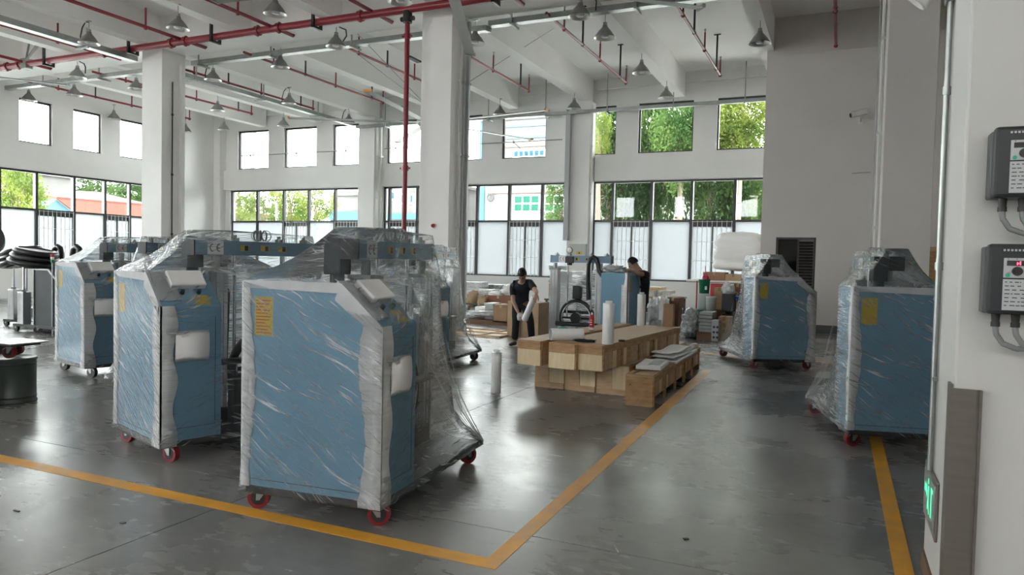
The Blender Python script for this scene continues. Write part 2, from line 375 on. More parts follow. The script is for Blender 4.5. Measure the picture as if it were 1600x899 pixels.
# left wall
wl = MB(); wl.box(XL-.3, XL, -10, YR, -.2, 1.05); wl.box(XL-.3, XL, -10, YR, 4.3, 5.22); wl.box(XL-.3, XL, -10, YR, 6.68, ZC+.3); wl.box(XL-.3, XL, 20.7, YR, 1.05, 4.3)
ul = [(-8.4,-7.2),(-6.4,-5.2),(-4.4,-3.2),(-2.4,-1.2),(-.4,.8),(1.6,2.8),(3.6,4.8),(5.6,6.8),(7.6, 8.8), (9.5, 10.7), (11.4, 12.5), (13.35, 14.5), (15.27, 16.39), (17.14, 18.23), (18.98, 20.1)]
ys = [-10] + [q for u in ul for q in u] + [YR]
for k in range(0, len(ys), 2): wl.box(XL-.3, XL, ys[k], ys[k+1], 5.22, 6.68)
wl.box(XL-.3, XL, -10, -8.8, 1.05, 4.3)
wall_left = struct(wl.build('wall_left', 'white_plaster'))
MB().box(XL, XL+.35, YR-.35, YR, 0, ZC).build('corner_pilaster', 'white_plaster', wall_left)
# side room block on the right, with its door opening
sr = MB(); sr.box(-1.83, -1.46, 19.39, 19.59, 0, ZC); sr.box(-.53, .95, 19.39, 19.59, 0, ZC); sr.box(-1.46, -.53, 19.39, 19.59, 2.36, ZC)
sr.box(.95, 1.75, 19.39, 19.59, 2.36, ZC); sr.box(1.75, 9, 19.39, 19.59, 0, ZC); sr.box(-1.83, -1.63, 19.59, YR, 0, ZC)
sr.box(-1.63, 9, 20.9, 21.1, 0, 3); sr.box(-1.63, 9, 19.59, 21.1, 2.9, 3.0)
struct(sr.build('wall_side_room', 'grey_plaster'))
MB().box(-1.2, .62, 19.375, 19.39, 6.92, 7.5).build('trim_2', 'grey_plaster').__setitem__('kind', 'structure')
bb = MB(); bb.box(-1.83, -1.5, 19.375, 19.39, 0, .2); bb.box(-.49, .9, 19.375, 19.39, 0, .2); bb.box(1.8, 9, 19.375, 19.39, 0, .2)
struct(bb.build('baseboard_side_room', 'dark_base_paint'))
struct(MB().box(-24.6, -1.85, YR-.012, YR, 0, .14).build('baseboard_rear', 'dark_base_paint'))
struct(MB().box(9, 9.2, -10, 19.6, 0, ZC).build('wall_right', 'grey_plaster'))
fw = MB()   # unseen front wall behind the camera, its openings invented to set the light
for a, b in ((-25, -22), (-19, 9)): fw.box(a, b, -10.2, -10, 0, 4.6)
fw.box(-25, 9, -10.2, -10, 4.6, 5.4)
for a in (-25, -20.2, -15.4, -10.6, -5.8, -1, 3.8): fw.box(a, a+3.3, -10.2, -10, 5.4, 7)
fw.box(-25, 9, -10.2, -10, 7, ZC)
struct(fw.build('wall_front', 'white_plaster'))
# near wall that ends the picture on the right
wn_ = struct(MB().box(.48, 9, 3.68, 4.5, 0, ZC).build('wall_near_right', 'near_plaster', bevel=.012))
MB().box(.468, .48, 3.9, 4.5, 0, .10).build('skirting', 'cardboard_brown', wn_)

# ceiling, beams, columns
ce = struct(MB().box(-25.3, 9.2, -10.3, 24.1, ZC, ZC+.25).build('ceiling', 'ceiling_plaster'))
for x in (-22.45, -19.5, -16.7, -13.55, -10.8, -8.0, -4.9, -1.85, 1.04, 4, 7):
    MB().box(x-.17, x+.17, 4.5, 13.72, 7.05, ZC).build('beam', 'ceiling_plaster', ce)
    if x < 2: MB().box(x-.17, x+.17, 14.48, YR-.1, 7.05, ZC).build('beam', 'ceiling_plaster', ce)
for y0, y1 in ((13.72, 14.48), (3.72, 4.48)):
    MB().box(-25, 9, y0, y1, 7.0, ZC).build('girder', 'ceiling_plaster', ce)
cols = []
for n, (x0, y0) in enumerate([(-17.2, 13.7), (-8.47, 13.7), (.62, 13.75), (-17.2, 23.3), (-8.5, 23.3), (-17.2, 3.7), (-8.5, 3.7)]):
    c = MB().box(x0, x0+.75, y0, y0+(.75 if n < 3 or n > 4 else .54), 0, 7.05).build('column', ['white_plaster', 'white_plaster', 'grey_plaster'][min(n, 2) if n < 3 else 0], bevel=.01)
    struct(c); cols.append(c)

# ---------------------------------------------------------------- windows
wcount = 0
def window(pts, z0, zt, z1, kinds, axis, plane):
    """row of panes: pts = mullion positions; kinds per panel: f frosted, g grille over an opening sash, c clear only"""
    global wcount; wcount += 1
    P = (lambda a, d, z: (a, plane+d, z)) if axis == 'x' else (lambda a, d, z: (plane-d, a, z))
    def bx(mb, a0, a1, d0, d1, q0, q1):
        p = P(a0, d0, q0); q = P(a1, d1, q1)
        return mb.box(min(p[0], q[0]), max(p[0], q[0]), min(p[1], q[1]), max(p[1], q[1]), q0, q1)
    w = bpy.data.objects.new('window_%d' % wcount, None); C.objects.link(w); w.location = P(pts[0], 0, z0); struct(w)
    loc = Vector(w.location)
    def pb(mb, name, m):
        mb.v = [tuple(Vector(v)-loc) for v in mb.v]; return mb.build(name, m, w)
    a0, a1 = pts[0], pts[-1]; t = .05
    fr = MB(); bx(fr, a0, a1, 0, .1, z0, z0+t); bx(fr, a0, a1, 0, .1, z1-t*1.3, z1); bx(fr, a0-.0, a0+t, 0, .1, z0, z1); bx(fr, a1-t, a1, 0, .1, z0, z1)
    pb(fr, 'frame', 'window_frame_dark')
    for p in pts[1:-1]: pb(bx(MB(), p-.045, p+.045, -.02, .12, z0+.02, z1-.02), 'mullion', 'window_frame_dark')
    if zt: pb(bx(MB(), a0+t, a1-t, 0.005, .105, zt-.035, zt+.035), 'transom', 'window_frame_dark')
    for i, k in enumerate(kinds):
        p0, p1 = pts[i]+.045, pts[i+1]-.045
        if not zt:
            pb(bx(MB(), p0, p1, .045, .053, z0+t, z1-t), 'pane', 'clear_glass'); continue
        pb(bx(MB(), p0, p1, .045, .053, zt+.035, z1-t), 'pane', 'clear_glass')
        if k == 'f': pb(bx(MB(), p0, p1, .045, .053, z0+t, zt-.035), 'frosted_pane', 'frosted_glass')
        else:
            pb(bx(MB(), p0, p1, .045, .053, z0+t, zt-.035), 'pane', 'frosted_glass')
            pb(bx(bx(MB(), p0, p1, .03, .075, zt-.19, zt-.035), (p0+p1)/2-.03, (p0+p1)/2+.03, .03, .07, z0+t, zt-.18), 'sash_frame', 'window_frame_dark')
            g = MB(); nb = max(4, round((p1-p0)/.155))
            for j in range(nb+1):
                a = p0+.02+(p1-p0-.04)*j/nb; bx(g, a-.008, a+.008, -.06, -.045, z0+.03, zt+.0)
            for zz in (z0+.08, z0+.7, z0+1.32, zt-.03): bx(g, p0, p1, -.046, -.034, zz-.008, zz+.008)
            tag(pb(g, 'security_grille', 'pvc_white'), 'pale security bars over the opening sash')
    return w
ZT, ZL, ZH = 3.05, 1.05, 4.4
window([-24.4, -22.93, -21.48, -20.15, -18.81, -17.5], ZL, ZT, ZH, 'ffgfg', 'x', YR+.1)
window([-16.4, -16.16, -14.88, -13.55, -12.29, -10.99, -9.7, -8.62], ZL, ZT, ZH, 'fgfgfgf', 'x', YR+.1)
window([-7.78, -7.1, -5.76, -4.44, -3.08, -1.85], ZL, ZT, ZH, 'fgfgf', 'x', YR+.1)
window([-8.8, -7.3, -5.8, -4.3, -2.8, -1.4, 0, 1.5, 3, 4.5, 6, 7.3, 8.6, 9.9, 11.1, 12.3, 13.5, 14.7, 15.9, 17.24, 18.44, 19.48, 20.7], ZL, 2.99, 4.3, 'fgfgfgfggfgfgfgfgfgfgf', 'y', XL-.1)
for a, b in up: window([a, b], 5.3, None, 6.96, 'c', 'x', YR+.1)
for a, b in ul: window([a, b], 5.22, None, 6.68, 'c', 'y', XL-.1)

# door in the side room: black frame, dark leaf, louvred leaf
d = bpy.data.objects.new('door_1', None); C.objects.link(d); struct(d); d.location = (-1.46, 19.39, 0)
MB().box(0, .05, .0, .1, 0, 2.36).box(.88, .93, .0, .1, 0, 2.36).box(.05, .88, .0, .1, 2.31, 2.36).box(.50, .54, .01, .09, 0, 2.31).build('frame', 'black_metal', d)
MB().box(.05, .5, .04, .05, .0, 2.31).build('pane', 'dark_glass', d)
for k in range(30): MB().obox((.71, .05, .08+k*.074), (.33, .012, .07), rx=R(-38)).build('slat', 'black_metal', d)
d = bpy.data.objects.new('door_2', None); C.objects.link(d); struct(d); d.location = (.95, 19.39, 0)
MB().box(0, .06, .0, .1, 0, 2.36).box(.74, .8, .0, .1, 0, 2.36).box(.06, .74, .0, .1, 2.3, 2.36).build('frame', 'black_metal', d)
MB().box(.06, .74, .05, .07, 0, 2.3).build('panel', 'charcoal_paint', d)

# corner guard on the near wall
o = MB().box(-.012, .105, -.012, -.002, 0, 1.105).box(-.012, -.002, -.002, .09, 0, 1.12).box(.095, .105, -.03, -.002, 0, 1.105).build('corner_guard', 'stainless', loc=(.48, 3.68, 0))
tag(o, 'brushed steel corner guard on the white wall at the right edge', 'corner guard')

# ================================================================ PIPES AND TRAYS ALONG THE CEILING
PZ = 6.92
mp = thing('sprinkler_main_pipe', 'thick dark red sprinkler main running in front of the two white columns', 'pipe', (-24.98, 13.25, PZ))
MB().cyl((0.01,0,0), (29,0,0), .085, n=16).build('pipe', 'red_pipe', mp)
for x in (2.75, 3.3, 6.9, 9.4, 9.9, 12.25, 12.9, 15.2, 17.6, 21.2):
    MB().cyl((x-.05,0,0), (x+.05,0,0), .115, n=16).cyl((x,0,-.13), (x,0,.13), .03, n=8).build('coupling', 'red_pipe', mp)
for x in (4.6, 8.0, 10.9, 14.0, 18.5, 22):
    MB().box(x-.03, x+.03, -.16, -.10, -.14, ZC-PZ-.0).box(x-.03, x+.03, .10, .16, -.14, .10).box(x-.03, x+.03, -.16, .16, -.15, -.10).build('bracket', 'black_metal', mp)
MB().bar((3.6,0,.1), (3.25,.35,.9), .04).bar((3.6,0,.1), (4.05,.35,.9), .04).bar((3.65,-.02,.1), (3.65,.45,.9), .05).build('sway_brace', 'galvanised', mp)
MB().box(3.5, 3.75, -.1, .1, -.14, .14).build('brace_clamp', 'galvanised', mp)

def branch(x, y0, y1, label, heads, hangs, z=PZ, r=.034, near=False):
    t = thing('sprinkler_branch_pipe', label, 'pipe', (x, y0, z), group='red sprinkler branch pipes under the ceiling')
    L = y1-y0
    MB().cyl((0,0,0), (0,L,0), r, n=10).build('pipe', 'red_pipe', t)
    for h in heads:
        y = h-y0; MB().cyl((0,y,-.05), (0,y,.42), .022, n=8).ball((0,y,-.02), .048, 8, 6).build('sprinkler_riser', 'red_pipe', t)
        MB().cyl((0,y,.42), (0,y,.50), .014, .03, n=8).build('sprinkler_head', 'galvanised', t)
    for h in hangs:
        y = h-y0; MB().bar((0,y,0), (0,y,ZC-z), .045, .02).box(-.09, .09, y-.03, y+.03, ZC-z-.02, ZC-z).cyl((0,y-.02,0), (0,y+.02,0), r+.012, n=10).build('hanger', 'black_metal', t)
    return t
ordn = ['above the two men', 'second from the right over the rear windows', 'third from the right over the rear windows', 'fourth from the right, just left of the red riser', 'fifth from the right, above the middle rear windows', 'nearest the left end of the rear windows', 'in the far left corner bay']
for (x, y0) , lb in zip([(-3.2, 14.5), (-5.88, 14.5), (-8.98, 14.6), (-11.55, 14.5), (-14.4, 14.5), (-17.4, 14.6), (-20.3, 14.5), (-23.5, 14.5)],
        ['far side red sprinkler branch running over the rear right windows', 'far side red sprinkler branch ending above the lintel beside the right rear column',
         'far side red sprinkler branch passing right behind the second white column', 'far side red sprinkler branch left of the red riser pipe',
         'far side red sprinkler branch over the middle of the left rear windows', 'far side red sprinkler branch next to the galvanised tray behind the first column',
         'far side red sprinkler branch above the left corner of the rear wall', 'far side red sprinkler branch closest to the left wall']):
    branch(x, y0, 20.9, lb, [15.6, 18.3, 20.85], [16.9, 20.2])
branch(-.25, 14.5, 19.0, 'red sprinkler branch ending in front of the grey side room wall', [16.2, 18.95], [16.5])
for x, lb in [(-21.4, 'near side red sprinkler branch tee at the left edge under the braced clamp'), (-18.4, 'near side red sprinkler branch left of the first column beside the cable tray'),
              (-15.2, 'near side red sprinkler branch crossing right above the first column'), (-12.3, 'near side red sprinkler branch midway between the two columns'),
              (-9.45, 'near side red sprinkler branch left of the top of the riser'), (-6.2, 'near side red sprinkler branch stub right of the second column')]:
    x -= -24.98; y0 = 7.5-13.25; L = 13.98-7.5
    b_ = MB().cyl((x,y0,.05), (x,y0+L,.05), .042, n=10).cyl((x,y0+L,.05), (x,y0+L,.13), .042, n=10).build('branch_pipe', 'red_pipe', mp)
    for h in (9.0, 12.2): MB().cyl((x,h-13.25,0), (x,h-13.25,.5), .024, n=8).ball((x,h-13.25,.03), .055, 8, 6).build('sprinkler_riser', 'red_pipe', b_)
    MB().bar((x,10.4-13.25,.05), (x,10.4-13.25,ZC-PZ), .045, .02).build('hanger', 'black_metal', b_)
# riser at the second column
rs = thing('sprinkler_riser_pipe', 'vertical dark red riser pipe in front of the second white column', 'pipe', (-8.56, 13.25, 0))
MB().cyl((0,0,0), (0,0,PZ-.1), .055, n=14).build('pipe', 'red_pipe', rs)
for z in (3.55, 6.35): MB().cyl((0,0,z-.05), (0,0,z+.05), .075, n=14).box(-.12, .12, -.02, .02, z-.02, z+.02).build('coupling', 'red_pipe', rs)
MB().cyl((0,0,PZ-.28), (0,0,PZ-.04), .10, n=14).cyl((-.16,0,PZ-.2), (.16,0,PZ-.2), .05, n=10).build('valve', 'black_metal', rs)
MB().box(-.02, .09, .0, .44, 5.9, 5.94).build('bracket', 'black_metal', rs)

def tray(label, p0, p1, z, w=.2, h=.12, step=2.4, cross=None, start=1.0, ends=True):
    p0 = Vector((*p0, z)); p1 = Vector((*p1, z)); L = (p1-p0).length; a = atan2(p1.y-p0.y, p1.x-p0.x)
    t = thing('cable_tray', label, 'cable tray', p0, a, 'galvanised cable trays')
    n = max(1, round(L/step)); s = L/n
    for k in range(n):
        MB().box(k*s+.004, (k+1)*s-.004, -w/2, w/2, 0, h).build('tray_section', 'galvanised', t, bevel=.004)
        x = k*s+start
        if x < L: MB().bar((x, -w/2-.04, -.03), (x, -w/2-.04, ZC-z-.02), .03).bar((x, -w/2-.09, -.03), (x, w/2+.14, -.03), .045).build('hanger', 'dull_galvanised', t)
    return t
tray('galvanised cable tray running across between the first and second columns', (-16.6, 14.85), (-8.9, 14.85), 6.84, start=.35, step=2.6)
tray('galvanised cable tray crossing the far left bay past the first column', (-24.9, 14.85), (-17.1, 14.85), 6.80, start=2.0)
tray('galvanised cable tray right of the second column crossing above the high bay lamps', (-7.35, 14.75), (1.0, 14.75), 6.86, start=.6, step=2.9)
o = MB(); o.obox((-7.62, 14.82, 6.86), (.5, .2, .12), rz=R(-14), ry=R(6)); tag(o.build('tray_elbow', 'galvanised'), 'short bent tray elbow at the back of the second column', 'cable tray')
tray('galvanised cable tray coming from the upper left towards the first column', (-17.35, 6.5), (-17.35, 13.6), 6.70, w=.24, h=.14, start=.9)
tray('galvanised cable tray running from the first column back to the rear wall', (-17.35, 14.9), (-17.35, 23.0), 6.68, start=.6)
tray('thin galvanised cable tray along the top of the rear windows', (-17.2, 23.15), (-2.0, 23.15), 6.6, w=.14, h=.11, start=1.4, step=2.2)
# upright conduits at the columns
def upright(label, x, y, w, z0, z1, m='pvc_white', name='wall_conduit', cat='conduit', clips=True, rnd=True):
    t = thing(name, label, cat, (x, y, z0))
    (MB().cyl((0,0,0), (0,0,z1-z0), w/2, n=10) if rnd else MB().box(-w/2, w/2, -w/2, w/2, 0, z1-z0)).build('pipe', m, t)
    if clips:
        for k in range(int((z1-z0)/1.6)): MB().box(-w*.75, w*.75, -w*.75, w*.75, .7+k*1.6, .75+k*1.6).build('clip', m, t)
upright('black cable running down the right face of the first column', -16.43, 14.02, .03, 1.4, 6.2, 'black_metal', 'riser_cable', 'cable')
upright('white cable trunking on the right face of the first column', -16.40, 14.3, .10, 0, 6.7, 'white_plaster', 'cable_trunking', 'trunking', False, False)
upright('leftmost of three white conduits on the right face of the second column', -7.68, 14.05, .05, 0, 6.9)
upright('middle of three conduits on the right face of the second column', -7.68, 14.2, .05, 0, 6.9, 'trunking_grey')
upright('rightmost of three conduits on the right face of the second column, grey and flat', -7.67, 14.38, .07, 0, 6.9, 'trunking_grey', rnd=False)
upright('white drain pipe beside the rear column in the middle of the windows', -16.33, 23.5, .13, 0, 7.0)
upright('slim white pipe left of the middle rear column', -17.27, 23.6, .06, 0, 7.0)
upright('grey cable trunking dropping to the electric box on the right rear column', -8.5, 23.22, .16, 2.35, 6.6, 'trunking_grey', 'cable_trunking', 'trunking', False, False)
upright('slim white conduit on the right edge of the right rear column', -7.72, 23.4, .05, 0, 6.9)
upright('white conduit on the left edge of the grey pillar at right', .55, 13.85, .055, 0, 7.0)
upright('thin dark cable beside the white conduit on the grey pillar', .49, 13.9, .02, .9, 7.0, 'trunking_grey', 'riser_cable', 'cable', False)
o = MB().cyl((0,0,0), (0,0,2.42), .014, n=10).cyl((0,0,1.02), (0,0,1.06), .02, n=10).cyl((0,0,1.9), (0,0,1.94), .02, n=10).box(-.01,.014,-.03,.03,.46,.48).build('wall_conduit', 'galvanised', loc=(.462, 4.22, .6))
tag(o, 'shiny steel conduit on the near white wall between spotlight and exit sign', 'conduit')

# ---------------------------------------------------------------- window opener rods
def opener(x0, x1, label):
    t = thing('window_opener_rod', label, 'rod', (x0, YR-.16, 5.86), group='window opener rods under the upper rear windows')
    L = x1-x0; MB().cyl((0,0,0), (L,0,0), .018, n=8).build('rod', 'galvanised', t)
    for k in range(int(L/2.5)+1):
        x = .5+k*2.5
        if x < L: MB().bar((x,0,0), (x+.5,.2,-.5), .02).build('arm', 'galvanised', t); MB().cyl((x,0,-.05), (x,0,.05), .03, n=8).build('joint', 'dull_galvanised', t)
opener(-23.6, -17.35, 'steel opener rod across the left rear upper windows')
opener(-16.25, -8.9, 'steel opener rod across the middle rear upper windows')

# ---------------------------------------------------------------- high bay lamps
def make_lamp():
    t = thing('high_bay_lamp', 'x', 'lamp', (0,0,0))
    s = MB().lathe([(.03,.27),(.055,.268),(.06,.23),(.10,.185),(.155,.12),(.205,.045),(.232,0),(.240,-.006)], 28)
    s.build('shade', 'lamp_outer', t)
    MB().lathe([(.240,-.006),(.228,0),(.20,.045),(.15,.118),(.095,.18),(.05,.225)], 28).build('reflector', 'reflector', t)
    MB().lathe([(.001,-.005),(.06,0),(.085,.02),(.09,.06),(.07,.10),(.05,.2)], 18).build('bulb', 'lamp_lens', t)
    MB().cyl((0,0,.26), (0,0,.33), .045, n=14).build('cap', 'dull_galvanised', t)
    MB().cyl((0,0,.33), (0,0,.52), .009, n=8).box(-.06, .06, -.03, .03, .51, .53).build('stem', 'galvanised', t)
    return t
lamps = [((278,45), 'over the top right of the first column'), ((139,68), 'upper left with a black cable, left of the first column'), ((121,121), 'below the tray at upper left, black cable on top'),
 ((116,149), 'hanging in front of the left wall above its middle upper window'), ((45,157), 'leftmost of all, above the first upper window of the left wall'), ((178,186), 'small one by the third upper window of the left wall'),
 ((430,22), 'near the top edge above the red main, left of centre'), ((525,73), 'just under the red main left of the riser, with looped cable'), ((438,105), 'beneath the cross tray between the columns'),
 ((333,125), 'right of the first column with a curved black cable'), ((452,162), 'with a wavy black cable in front of the long tray'), ((340,173), 'small one right of the first column'), ((350,203), 'by the far left rear corner of the hall'),
 ((213,139), 'partly hidden behind the left edge of the first column'), ((443,197), 'small one over the second upper rear window'), ((545,192), 'in front of the third upper rear window, with black cable'), ((625,3), 'cut by the top edge above the riser pipe'),
 ((742,68), 'half hidden behind the right edge of the second column'), ((906,26), 'in front of the cross tray at the top, right of centre'), ((945,59), 'hanging off the beam under the cross tray right of centre'), ((1002,114), 'second down along the right beam'),
 ((1041,153), 'lowest along the right beam, over a tree filled window'), ((897,170), 'at the top of the right rear column'), ((1187,68), 'rightmost, beside the grey side room'), ((781,179), 'small one right of the second column by the rear wall'), ((290,206), 'smallest, hard against the right side of the first column')]
lp = make_lamp()
def cable(t, kind):
    p = {'l': [(0,0,.5),(-.12,0,.52),(-.24,0,.4),(-.3,0,.2),(-.3,0,.05)], 'r': [(.02,0,.5),(.12,0,.42),(.28,0,.36),(.34,0,.26),(.33,0,.08)], 's': [(.02,0,.5),(.14,0,.42),(.28,0,.36),(.3,0,.22),(.2,0,.1)]}[kind]
    MB().tube(p, .016, 6).build('cable', 'black_rubber', t)
cab = {1: 'l', 2: 'r', 7: 's', 9: 'l', 10: 'l', 15: 'l', 18: 'r'}
for i, ((x, y), w) in enumerate(lamps):
    if i == 0: t = lp
    else:
        t = lp.copy(); C.objects.link(t)
        for ch in list(lp.children):
            if ch.name.startswith('cable'): continue
            c = ch.copy(); C.objects.link(c); c.parent = t
    t.location = onZ(x, y, 6.55); tag(t, 'high bay lamp ' + w, 'lamp', 'metal high bay lamps under the ceiling')
    if i in cab: cable(t, cab[i])
    if i == 25: MB().cyl((0,0,.53), (0,0,ZC-6.55), .009, n=8).build('long_stem', 'galvanised', t)

# ---------------------------------------------------------------- big slow ceiling fans
def fan(x, y, z, az, label, tips=True):
    t = thing('ceiling_fan', label, 'fan', (x, y, z), R(az), 'large five blade ceiling fans')
    for k in range(5):
        a = R(72*k); m = Matrix.Rotation(a, 3, 'Z')
        b = MB(); sec = [(-.085,-.012),(-.03,.020),(.03,.024),(.085,.004),(.03,.000),(-.03,-.004)]
        L0, L1 = .28, 3.58; n = 6
        vs = [m @ Vector((L, q*1.0, h)) for L in (L0, L1) for q, h in sec]
        b.add(vs, [(i, (i+1) % n, n+(i+1) % n, n+i) for i in range(n)] + [tuple(range(n))[::-1], tuple(range(n, 2*n))])
        b.build('blade', 'fan_blade', t)
        MB().obox(m @ Vector((L1+.02, 0, .01)), (.04, .19, .05), rz=a).build('blade_tip', 'fan_tip' if tips else 'fan_blade', t)
    MB().lathe([(.001,-.1),(.25,-.08),(.3,-.02),(.3,.05),(.18,.1),(.12,.3),(.001,.3)], 24).build('hub', 'fan_blade', t)
    MB().cyl((0,0,.3), (0,0,ZC-z), .045, n=12).build('down_rod', 'galvanised', t)
    for k in range(4):
        a = R(72*k+30-az)
        MB().cyl((0,0,.4), (3.3*cos(a), 3.3*sin(a), ZC-z), .007, n=6).build('guy_wire', 'wire_grey', t)
fan(-10.0, 16.55, 5.2, -8, 'five blade ceiling fan whose hub is hidden behind the second column')
fan(-4.6, 8.0, 5.2, 113, 'five blade ceiling fan overhead, two grey blade ends reaching into the top edge', False)
fan(-17.6, 7.6, 5.2, 52, 'five blade ceiling fan at far left, one blade end in view', False)
# ================================================================ MACHINES
HW = .485; CD = .47; ZB = .165; BL = 1.64
def sstep(t): t = max(0, min(1, t)); return t*t*(3-2*t)
def caster(parent, x, y, yaw, red=True):
    m = Matrix.Rotation(yaw, 3, 'Z'); o = Vector((x, y, 0))
    T = lambda p: o + m @ Vector(p)
    c = MB(); c.obox(o+Vector((0,0,.140)), (.10,.085,.008), rz=yaw)
    c.cyl(o+Vector((0,0,.118)), o+Vector((0,0,.138)), .034, n=12)
    for sy in (-.029, .029):
        c.add([T((-.022,sy,.118)), T((.040,sy,.118)), T((.042,sy,.055)), T((.020,sy,.055)),
               T((-.022,sy*1.12,.118)), T((.040,sy*1.12,.118)), T((.042,sy*1.12,.055)), T((.020,sy*1.12,.055))],
              [(0,1,2,3),(7,6,5,4),(0,4,5,1),(1,5,6,2),(2,6,7,3),(3,7,4,0)])
    c.obox(T((.065,0,.105)), (.055,.05,.006), ry=R(28), rz=yaw)
    c = c.build('caster', 'galvanised', parent)
    w = MB(); ctr = T((.03,0,.068)); ax = m @ Vector((0,1,0))
    w.cyl(ctr-ax*.024, ctr+ax*.024, .068, n=22)
    w.build('wheel', 'caster_red' if red else 'black_rubber', c, bevel=.006)
    w = MB(); w.cyl(ctr-ax*.0255, ctr+ax*.0255, .046, n=18)
    w.build('hub', 'black_metal', c); MB().cyl(ctr-ax*.033, ctr+ax*.033, .009, n=8).build('axle', 'galvanised', c)

def ce_plate(parent, c, ax, up, nrm, s):
    """white plate with the CE mark; c centre, ax reading direction, up, nrm outward"""
    c, ax, up, nrm = map(Vector, (c, ax, up, nrm))
    P = lambda a, b, h=0: c + ax*(a*s) + up*(b*s) + nrm*h
    MB().add([P(-.62,-.5,.001), P(.62,-.5,.001), P(.62,.5,.001), P(-.62,.5,.001)], [(0,1,2,3)]).build('ce_label', 'label_white', parent)
    g = MB()
    for cx in (-.22, .30):
        arc = [(cx+.24*cos(R(q)), .30*sin(R(q))) for q in range(80, 281, 20)]
        inn = [(cx+.17*cos(R(q)), .23*sin(R(q))) for q in range(80, 281, 20)]
        for i in range(len(arc)-1): g.add([P(*arc[i], .002), P(*arc[i+1], .002), P(*inn[i+1], .002), P(*inn[i], .002)], [(0,1,2,3)])
    g.add([P(.1,-.035,.002), P(.28,-.035,.002), P(.28,.035,.002), P(.1,.035,.002)], [(0,1,2,3)])
    g.build('ce_mark', 'print_black', parent)

